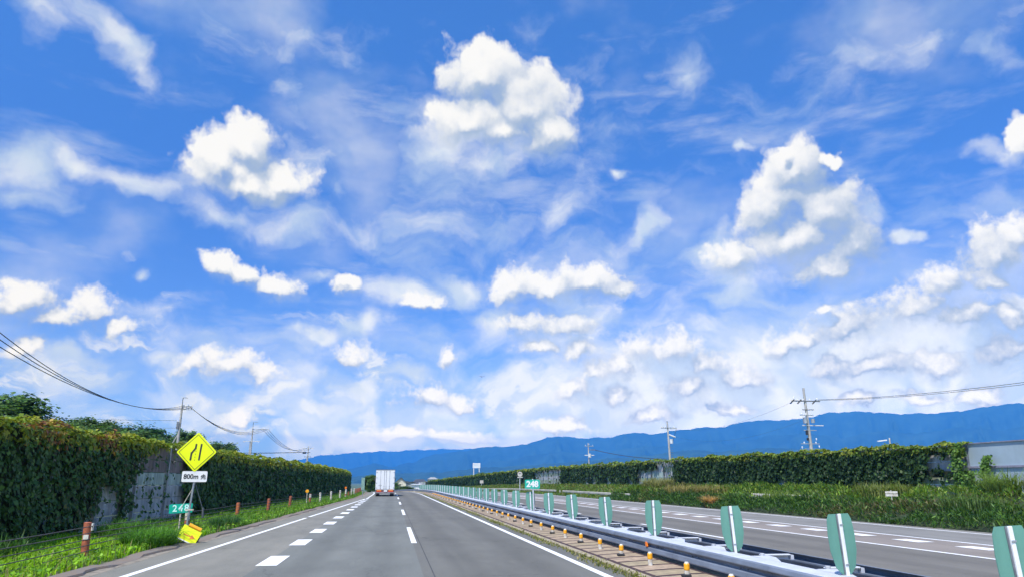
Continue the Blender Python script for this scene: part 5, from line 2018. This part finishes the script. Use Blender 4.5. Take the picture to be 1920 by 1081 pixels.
def build_truck():
    Y = 99.8
    root = empty('box_truck', (-0.95, Y, 0), radians(1.0), label='white box truck seen from behind in the left lane', cat='truck')
    mb = MB()
    mb.box((0, 4.6, 2.13), (2.5, 9.2, 2.62), bev=0.03)
    body = mb.build('cargo_box', M['box_white'], root)
    # rear doors: panels, hinges, lock rods
    for k, (x0, x1) in enumerate(((-1.19, -0.63), (-0.61, -0.14), (-0.12, 0.12), (0.14, 0.56), (0.58, 1.19))):
        mb = MB()
        mb.box(((x0 + x1) / 2, -0.02, 2.13), (x1 - x0, 0.03, 2.46), bev=0.008)
        mb.build('door_panel', M['box_white'], body)
    mb = MB()
    for x in (-0.62, -0.13, 0.13, 0.57):
        mb.tube((x, -0.05, 0.95), (x, -0.05, 3.35), 0.016, n=6)
    mb.build('lock_rods', M['galv_dark'], body)
    mb = MB()
    for x in (-1.2, 1.2):
        for z in (1.1, 1.7, 2.4, 3.1):
            mb.box((x - 0.06 * (1 if x > 0 else -1), -0.05, z), (0.14, 0.03, 0.05))
    for x in (-0.62, -0.13, 0.13, 0.57):
        for z in (1.05, 1.28, 3.2):
            mb.box((x, -0.06, z), (0.07, 0.03, 0.09))
    mb.build('hinges', M['galv_dark'], body)
    mb = MB()
    mb.box((0, -0.03, 3.43), (2.52, 0.07, 0.05))
    mb.build('roof_trim', M['galv_dark'], body)
    mb = MB()
    mb.box((0, 4.4, 0.72), (2.2, 8.6, 0.18))
    mb.box((0, 0.12, 0.66), (0.5, 0.1, 0.4))
    mb.build('chassis', M['dark'], root)
    mb = MB()
    mb.box((0, -0.02, 0.46), (2.42, 0.14, 0.13), bev=0.02)
    mb.build('rear_bumper', mat('grey_bumper', (0.26, 0.24, 0.26), 0.5, 0.3), root)
    mb = MB()
    mb.box((0, 0.06, 0.74), (2.44, 0.06, 0.42))
    mb.build('rear_panel', M['bumper'], root)
    for sx in (-1, 1):
        mb = MB()
        mb.box((sx * 0.78, 0.0, 0.78), (0.60, 0.06, 0.13), m_ if False else 0)
        mb.box((sx * 0.78, 0.0, 0.64), (0.60, 0.06, 0.12), 1)
        mb.build('tail_light', [M['tail_orange'], M['red']], root)
        mb = MB()
        mb.box((sx * 0.95, 0.3, 0.40), (0.5, 0.03, 0.42))
        mb.build('mud_flap', M['dark'], root)
        for yy in (1.6, 2.8, 7.6):
            wheel(root, sx * 0.98, yy, 0.48, 0.48, 0.46 if yy < 5 else 0.26)
        mb = MB()
        mb.box((sx * 1.45, 10.0, 2.2), (0.22, 0.08, 0.42), bev=0.02)
        mb.tube((sx * 1.2, 10.05, 2.45), (sx * 1.45, 10.0, 2.4), 0.02, n=5)
        mb.build('mirror', M['black'], root)
    mb = MB()
    mb.box((0.08, -0.02, 0.70), (0.44, 0.03, 0.20))
    mb.build('number_plate', M['white'], root)
    mb = MB()
    mb.box((0, 10.2, 1.75), (2.35, 1.8, 1.9), bev=0.15)
    cab = mb.build('cab', M['white'], root)
    mb = MB()
    mb.box((0, 11.1, 2.1), (2.1, 0.06, 0.8))
    mb.build('windscreen', M['glass'], cab)
    mb = MB()
    for k, (x, w) in enumerate(((-0.80, 0.10), (-0.66, 0.14), (-0.50, 0.10))):
        mb.box((x, -0.042, 1.42 + 0.02 * (k % 2)), (w, 0.01, 0.035))
    mb.build('small_lettering', M['ink'], body)


def build_car(X, Y, rz, label, m='white'):
    root = empty('car', (X, Y, pz(Y)), rz, label=label, cat='car')
    mb = MB()
    prof = [(-2.1, 0.35), (-2.15, 0.75), (-1.9, 0.95), (-1.5, 1.0), (-0.9, 1.42), (0.6, 1.46), (1.2, 1.02), (2.0, 0.85), (2.15, 0.6), (2.1, 0.3)]
    Mx = Matrix(((0, 1, 0, 0), (1, 0, 0, 0), (0, 0, 1, 0), (0, 0, 0, 1)))
    mb.prism(prof, -0.84, 0.84, 0, Mx)
    mb.build('body', M[m], root)
    mb = MB()
    mb.box((0, -1.23, 1.2), (1.3, 0.06, 0.42), rx=radians(-52))
    mb.build('rear_window', M['glass'], root)
    for sx in (-1, 1):
        for yy in (-1.3, 1.3):
            wheel(root, sx * 0.78, yy, 0.31, 0.31, 0.2)
        mb = MB()
        mb.box((sx * 0.68, -2.14, 0.76), (0.28, 0.05, 0.16))
        mb.build('tail_light', M['red'], root)


build_truck()
build_car(2.0 + cx(188), 188, radians(3.0), 'small white car far ahead in the passing lane beside the truck')


# ================================================================== buildings far ahead
def house(px, Y, w, d, wall_top_px, roof_h, zbase, label, wall='cream', roof='roof', gable=True, rz=0.0, name='house', wins=2):
    r = ray(px, wall_top_px)
    k = Y / r[1]
    X, zt = r[0] * k, CAM_H + r[2] * k
    root = empty(name, (X, Y, zbase), rz, label=label, cat='house' if name == 'house' else 'building')
    h = zt - zbase
    mb = MB()
    mb.box((0, 0, h / 2), (w, d, h))
    if gable:
        mb.prism([(-w / 2, h), (w / 2, h), (0, h + roof_h)], -d / 2 + 0.001, d / 2)
    wl = mb.build('wall', M[wall], root)
    mb = MB()
    if gable:
        e = 0.5
        for sx in (-1, 1):
            mb.add([(sx * (w / 2 + e), -d / 2 - e, h - e * roof_h / (w / 2)), (0, -d / 2 - e, h + roof_h + 0.03), (0, d / 2 + e, h + roof_h + 0.03), (sx * (w / 2 + e), d / 2 + e, h - e * roof_h / (w / 2)),
                    (sx * (w / 2 + e), -d / 2 - e, h - e * roof_h / (w / 2) + 0.22), (0, -d / 2 - e, h + roof_h + 0.28), (0, d / 2 + e, h + roof_h + 0.28), (sx * (w / 2 + e), d / 2 + e, h - e * roof_h / (w / 2) + 0.22)],
                   [(3, 2, 1, 0), (4, 5, 6, 7), (0, 1, 5, 4), (2, 3, 7, 6), (0, 4, 7, 3)])
    else:
        mb.box((0, 0, h + 0.15), (w + 0.8, d + 0.8, 0.3))
        mb.add([(-w / 2 - .6, -d / 2 - .6, h + .3), (w / 2 + .6, -d / 2 - .6, h + .3), (w / 2 + .6, d / 2 + .6, h + .3), (-w / 2 - .6, d / 2 + .6, h + .3),
                (-w / 4, 0, h + roof_h), (w / 4, 0, h + roof_h)], [(0, 1, 5, 4), (1, 2, 5), (2, 3, 4, 5), (3, 0, 4)])
    mb.build('roof', M[roof], root)
    for i in range(wins):
        for zz in ((0.72,) if h < 5 else (0.72, 0.32)):
            mb = MB()
            mb.box(((i + 0.5) / wins * w - w / 2, -d / 2 - 0.03, h * zz), (w / wins * 0.35, 0.06, h * 0.16))
            mb.build('window', M['glass'], root)
    return root


def build_town():
    zb = -6.5
    house(751.5, 330, 4.6, 7, 903.5, 1.9, zb, 'cream gabled house with a dark roof just right of the truck', 'cream')
    house(741, 345, 7, 8, 908, 1.2, zb, 'low grey house half hidden by the truck', 'greywall', wins=1)
    house(772, 420, 9, 8, 908, 1.6, zb, 'dark-roofed low house between the cream house and the white shed', 'greywall', wins=3)
    house(787, 430, 9, 8, 906, 2.6, zb, 'dark hipped roof house behind the bend of the rail', 'greywall', gable=False)
    house(781, 300, 3.6, 5, 908.5, 0.5, zb, 'low white shed beside the start of the green plates', 'white', 'white', gable=False, name='shed', wins=1)
    house(811, 380, 4.2, 7, 898.5, 1.3, zb, 'white flat-fronted building above the green plates', 'white', 'greywall', gable=False, name='building', wins=1)
    house(829, 300, 2.6, 5, 901.5, 0.3, zb, 'small grey block where the right ivy wall ends', 'greywall', 'galv_white', gable=False, name='building', wins=1)
    house(798, 520, 14, 10, 904.5, 1.0, zb, 'long blue-grey factory roof far behind the rail bend', 'greywall', 'greywall', gable=False, name='building', wins=3)
    house(763, 500, 13, 10, 905.5, 1.3, zb, 'far dark rooftop behind the cream gabled house', 'greywall', wins=3)


build_town()


# ================================================================== trees
def tree_template(kind, seed):
    rr = np.random.RandomState(seed)
    root = empty('tree', (0, 0, 0))
    h = 10.0
    mb = MB()
    mb.tube((0, 0, -0.3), (0.15, 0, h * 0.55), 0.22, 0.13, 8)
    mb.tube((0.15, 0, h * 0.55), (0.05, 0.1, h * 0.92), 0.13, 0.04, 8)
    limbs = []
    n_l = 16
    for k in range(n_l):
        t = 0.28 + 0.68 * k / n_l
        a = k * 2.4 + rr.rand()
        if kind == 'cedar':
            L = (1.05 - t) * 3.0
            up = 0.15
        elif kind == 'pine':
            L = 2.4 * (1.15 - t) + 0.6
            up = 0.25
        else:
            L = 3.0 * sin(pi * min(1, max(0.1, (t - 0.15) / 0.9)))
            up = 0.6
        p0 = Vector((0.12, 0, h * t))
        p1 = p0 + Vector((cos(a) * L, sin(a) * L, up * L))
        mb.tube(p0, p1, 0.06, 0.02, 5)
        limbs.append((p0, p1, L))
    mb.build('trunk', M['bark'], root)
    C, S = [], []
    for p0, p1, L in limbs:
        for q in np.linspace(0.35, 1.05, 5):
            c = p0.lerp(p1, q)
            m = int(80 if kind != 'broad' else 110)
            if kind == 'pine':
                sp = np.array([0.50, 0.50, 0.17])
            elif kind == 'cedar':
                sp = np.array([0.32, 0.32, 0.30])
            else:
                sp = np.array([0.50, 0.50, 0.42])
            C.append(np.array(c)[None, :] + np.clip(rr.randn(m, 3), -1.9, 1.9) * sp)
    C.append(np.array([[0.05, 0.1, h * 0.95]]) + rr.randn(60, 3) * np.array([0.3, 0.3, 0.5]))
    C = np.concatenate(C, 0)
    N = len(C)
    nr = C - np.array([[0.1, 0, h * 0.6]])
    nr /= np.linalg.norm(nr, axis=1)[:, None]
    nr[:, 2] += 0.6
    base = {'cedar': (0.035, 0.075, 0.030), 'pine': (0.045, 0.115, 0.040), 'broad': (0.075, 0.15, 0.028)}[kind]
    colr = np.array([base]) * (0.5 + 1.0 * rr.rand(N, 1)) * (0.85 + 0.3 * rr.rand(N, 3))
    V, cc = leaves_at(C, nr, 0.26 + 0.22 * rr.rand(N), colr, 0.1)
    o = quad_mesh('crown', V, cc, M['leaf'])
    o.parent = root
    return root


def build_trees():
    kinds = {}
    spots = [  # top pixel x, y, distance, kind, width factor
        (-40, 742, 80, 'broad', 1.1), (14, 747, 78, 'broad', 1.05), (34, 776, 82, 'broad', 0.8), (58, 782, 88, 'pine', 0.9), (84, 783, 92, 'pine', 0.8), (101, 781, 95, 'cedar', 0.8),
        (112, 783, 90, 'cedar', 0.9), (131, 788, 96, 'cedar', 0.8), (147, 792, 100, 'broad', 0.7), (166, 787, 98, 'cedar', 0.75), (180, 790, 98, 'broad', 0.8), (193, 795, 102, 'cedar', 0.9),
        (205, 806, 100, 'broad', 0.8), (215, 797, 105, 'cedar', 0.6), (232, 799, 108, 'pine', 0.8), (252, 801, 110, 'pine', 0.8), (271, 797, 108, 'pine', 0.9), (287, 800, 112, 'pine', 0.8),
        (299, 808, 110, 'pine', 0.8), (312, 820, 112, 'pine', 0.8), (325, 824, 118, 'broad', 0.8), (345, 812, 120, 'broad', 0.7), (359, 815, 122, 'broad', 0.6), (418, 832, 150, 'broad', 0.9),
        (75, 800, 74, 'broad', 0.8), (150, 806, 80, 'pine', 0.9), (120, 800, 82, 'pine', 0.8), (240, 812, 90, 'pine', 0.9), (285, 818, 92, 'pine', 0.9), (180, 812, 84, 'broad', 0.7), (25, 790, 68, 'broad', 0.8), (210, 818, 88, 'broad', 0.7),
        (-10, 770, 72, 'broad', 0.9), (48, 796, 76, 'broad', 0.9), (95, 798, 84, 'broad', 0.9), (135, 804, 88, 'broad', 0.9), (160, 803, 92, 'broad', 0.9), (224, 812, 98, 'broad', 0.9), (262, 815, 100, 'broad', 0.9),
        (300, 824, 100, 'broad', 0.9), (70, 788, 96, 'cedar', 0.8), (155, 790, 106, 'cedar', 0.9), (220, 794, 112, 'cedar', 0.9), (242, 798, 118, 'cedar', 0.9), (264, 799, 116, 'pine', 0.9)]
    spots.sort(key=lambda s: s[0])
    n = 0
    for px, py, Y, kind, wf in spots:
        r = ray(px, py + 1)
        k = Y / r[1]
        X, zt = r[0] * k, CAM_H + r[2] * k
        key = (kind, n % 2)
        if key not in kinds:
            kinds[key] = tree_template(kind, 3 + 7 * len(kinds))
            o = kinds[key]
        else:
            o = copy_tree(kinds[key])
        z0 = H(X, Y)
        hh = max(3.0, zt - z0) / 10.0
        o.location = (X, Y, z0)
        o.scale = (hh * wf * 1.25, hh * wf * 1.25, hh)
        o.rotation_euler = (0, 0, RNG.uniform(0, 6.28))
        what = {'cedar': 'dark conical tree', 'pine': 'spreading green pine', 'broad': 'rounded leafy tree'}[kind]
        tag(o, '%s on the hill behind the left ivy wall, %s from the left' % (what, ORD[n]), 'tree', 'trees on the hill behind the left wall')
        n += 1
    # a few trees around the far end of the road
    for j, (px, py, Y, kind, wf, lab) in enumerate((
            (693, 893, 150, 'broad', 0.8, 'bushy tree just left of the truck top'),
            (702, 891, 165, 'broad', 0.8, 'dark tree touching the left side of the truck box'),
            (737, 905, 230, 'broad', 1.6, 'low dark tree to the right of the truck'),
            (757, 911, 210, 'broad', 2.2, 'dark hedge-like tree under the cream gabled house'),
            (766, 913, 220, 'broad', 2.2, 'low dark bush between the houses and the rail bend'),
            (905, 887, 215, 'broad', 1.0, 'leafy tree behind the far right wall by the slatted board'),
            (850, 896, 330, 'broad', 1.6, 'far dark tree at the end of the right wall'))):
        r = ray(px, py)
        k = Y / r[1]
        X, zt = r[0] * k, CAM_H + r[2] * k
        o = copy_tree(kinds[(kind, 0)] if (kind, 0) in kinds else kinds[(kind, 1)])
        z0 = pz(Y) - 1.0
        hh = max(1.5, zt - z0) / 10.0
        o.location = (X, Y, z0)
        o.scale = (hh * wf * 1.25, hh * wf * 1.25, hh)
        o.rotation_euler = (0, 0, RNG.uniform(0, 6.28))
        tag(o, lab, 'tree', 'trees near the far end of the road')


build_trees()


# ================================================================== mountains
def ridge(name, pts, dist, depth, seed, colr, foot_px=905):
    rr = random.Random(seed)
    mb = MB()
    nA, nD = 420, 30
    x0, x1 = pts[0][0], pts[-1][0]
    ph = [rr.uniform(0, 6.28) for _ in range(12)]
    grid = []
    for i in range(nA + 1):
        px = x0 + (x1 - x0) * i / nA
        py = lerp(px, pts) + 0.8 * sin(px * 0.11 + ph[0]) + 0.5 * sin(px * 0.27 + ph[1]) + 0.4 * sin(px * 0.63 + ph[2])
        r = ray(px, py)
        L = sqrt(r[0] ** 2 + r[1] ** 2)
        hx, hy = r[0] / L, r[1] / L
        zt = CAM_H + r[2] / L * dist
        col = []
        for j in range(nD + 1):
            t = j / nD
            d = dist - depth * (1 - t) if t <= 1 else dist
            # spurs and gullies running down the front
            w = 0.5 + 0.28 * sin(px * 0.040 + 2.2 * t + ph[3]) + 0.20 * sin(px * 0.11 - 3 * t + ph[4]) + 0.13 * sin(px * 0.29 + 5 * t + ph[5])
            s = t ** (0.55 + 1.5 * w)
            z = -10 + (zt + 10) * s
            dd = d + depth * 0.06 * sin(px * 0.09 + t * 5 + ph[6]) * (1 - t)
            col.append((hx * dd, hy * dd, z))
        for q in (0.3, 1.0):
            col.append((hx * (dist + depth * q), hy * (dist + depth * q), (zt) * (1 - q) - 10 * q))
        grid.append(col)
    n = nD + 3
    for col in grid:
        mb.v += col
    for i in range(nA):
        for j in range(n - 1):
            mb.f.append((i * n + j, (i + 1) * n + j, (i + 1) * n + j + 1, i * n + j + 1))
            mb.mi.append(0)
            mb.sm.append(True)
    m = bpy.data.materials.new(name + '_forest')
    m.use_nodes = True
    b = m.node_tree.nodes['Principled BSDF']
    g = G(m.node_tree)
    P = g.n('ShaderNodeTexCoord').outputs['Object']
    g.put(b.inputs['Base Color'], g.mix(g.smooth(g.noise(P, 0.004, 7, 0.6), 0.35, 0.65), tuple(c * 0.6 for c in colr), colr))
    b.inputs['Roughness'].default_value = 1.0
    b.inputs['Specular IOR Level'].default_value = 0.0
    return tag(mb.build(name, m), kind='structure')


NEAR = [(600, 892), (640, 882), (660, 876), (682, 873), (708, 867), (726, 873), (741, 874.6), (760, 867), (775, 866), (791, 858), (820, 850), (850, 846), (876, 844.7), (892.7, 837.5), (911.9, 837.5),
        (950, 836), (983.8, 833), (1007.7, 824.3), (1026.9, 819.5), (1045, 818.5), (1062.8, 816.4), (1094, 822.6), (1120, 817.9), (1144, 820.7), (1173, 811), (1192, 810), (1218.5, 813.5),
        (1242.5, 810), (1270, 806), (1310, 801), (1354, 799.8), (1405, 788), (1450, 787), (1496.5, 785), (1525, 780), (1552, 773), (1590, 771), (1627, 771), (1678.6, 775), (1746, 774), (1780, 772),
        (1813, 768), (1860, 760), (1912, 754.6), (2100, 752), (2400, 765), (2800, 800), (3200, 850)]
FAR = [(380, 885), (470, 872), (540, 864), (575, 858), (603, 853), (640, 850), (690, 846), (740, 845), (790, 842), (850, 841), (900, 841), (960, 845), (1040, 850), (1100, 860)]
LOW = [(620, 897), (660, 893), (700, 889), (760, 886), (830, 884), (900, 876), (980, 872), (1060, 866), (1150, 858), (1215, 853), (1290, 842), (1350, 846), (1450, 838), (1560, 846), (1700, 836), (1820, 842), (1980, 832), (2300, 830), (2800, 850)]
ridge('far_mountains', FAR, 15500, 2500, 4, (0.05, 0.09, 0.05))
ridge('mountains', NEAR, 9500, 2600, 5, (0.045, 0.085, 0.045))
MID = [(860, 884), (900, 870), (950, 862), (1010, 850), (1060, 846), (1120, 853), (1180, 838), (1240, 836), (1300, 826), (1370, 832), (1440, 816), (1520, 812), (1580, 820), (1650, 806), (1720, 812), (1800, 800), (1880, 806), (1960, 790), (2300, 800), (2800, 840)]
ridge('middle_hills', MID, 7900, 1500, 9, (0.045, 0.085, 0.045))
ridge('foothills', LOW, 5600, 1500, 6, (0.05, 0.09, 0.045))


# ================================================================== bird
def build_bird():
    mb = MB()
    w = [(-0.62, 0.02, 0.10), (-0.30, -0.08, 0.16), (0, -0.10, 0.02), (0.30, -0.08, 0.16), (0.62, 0.02, 0.10), (0.28, 0.10, 0.14), (0, 0.12, 0.0), (-0.28, 0.10, 0.14)]
    mb.add(w, [(0, 1, 7), (1, 2, 6, 7), (2, 3, 5, 6), (3, 4, 5)])
    mb.tube((0, -0.22, 0.02), (0, 0.05, 0.0), 0.03, 0.06, 8)
    mb.tube((0, 0.05, 0.0), (0, 0.30, 0.0), 0.06, 0.02, 8)
    o = mb.build('bird', M['dark'], None, (14.3, 120, 19.1))
    tag(o, 'tiny dark bird gliding in the sky above the mountains', 'bird')


build_bird()


# ================================================================== haze
def build_haze():
    mb = MB()
    x0, x1, y0, y1, z0, z1 = -14500, 14500, -500, 18800, -12.5, HAZE_TOP
    mb.box(((x0 + x1) / 2, (y0 + y1) / 2, (z0 + z1) / 2), (x1 - x0, y1 - y0, z1 - z0))
    m = bpy.data.materials.new('blue_haze')
    m.use_nodes = True
    nt = m.node_tree
    nt.nodes.clear()
    g = G(nt)
    v = g.n('ShaderNodeVolumePrincipled')
    v.inputs['Color'].default_value = HAZE_COL
    v.inputs['Density'].default_value = HAZE_D
    v.inputs['Anisotropy'].default_value = -0.4
    out = g.n('ShaderNodeOutputMaterial')
    nt.links.new(v.outputs[0], out.inputs['Volume'])
    o = mb.build('haze', m)
    tag(o, kind='stuff', label='pale blue air haze fading the far mountains', cat='haze')


build_haze()
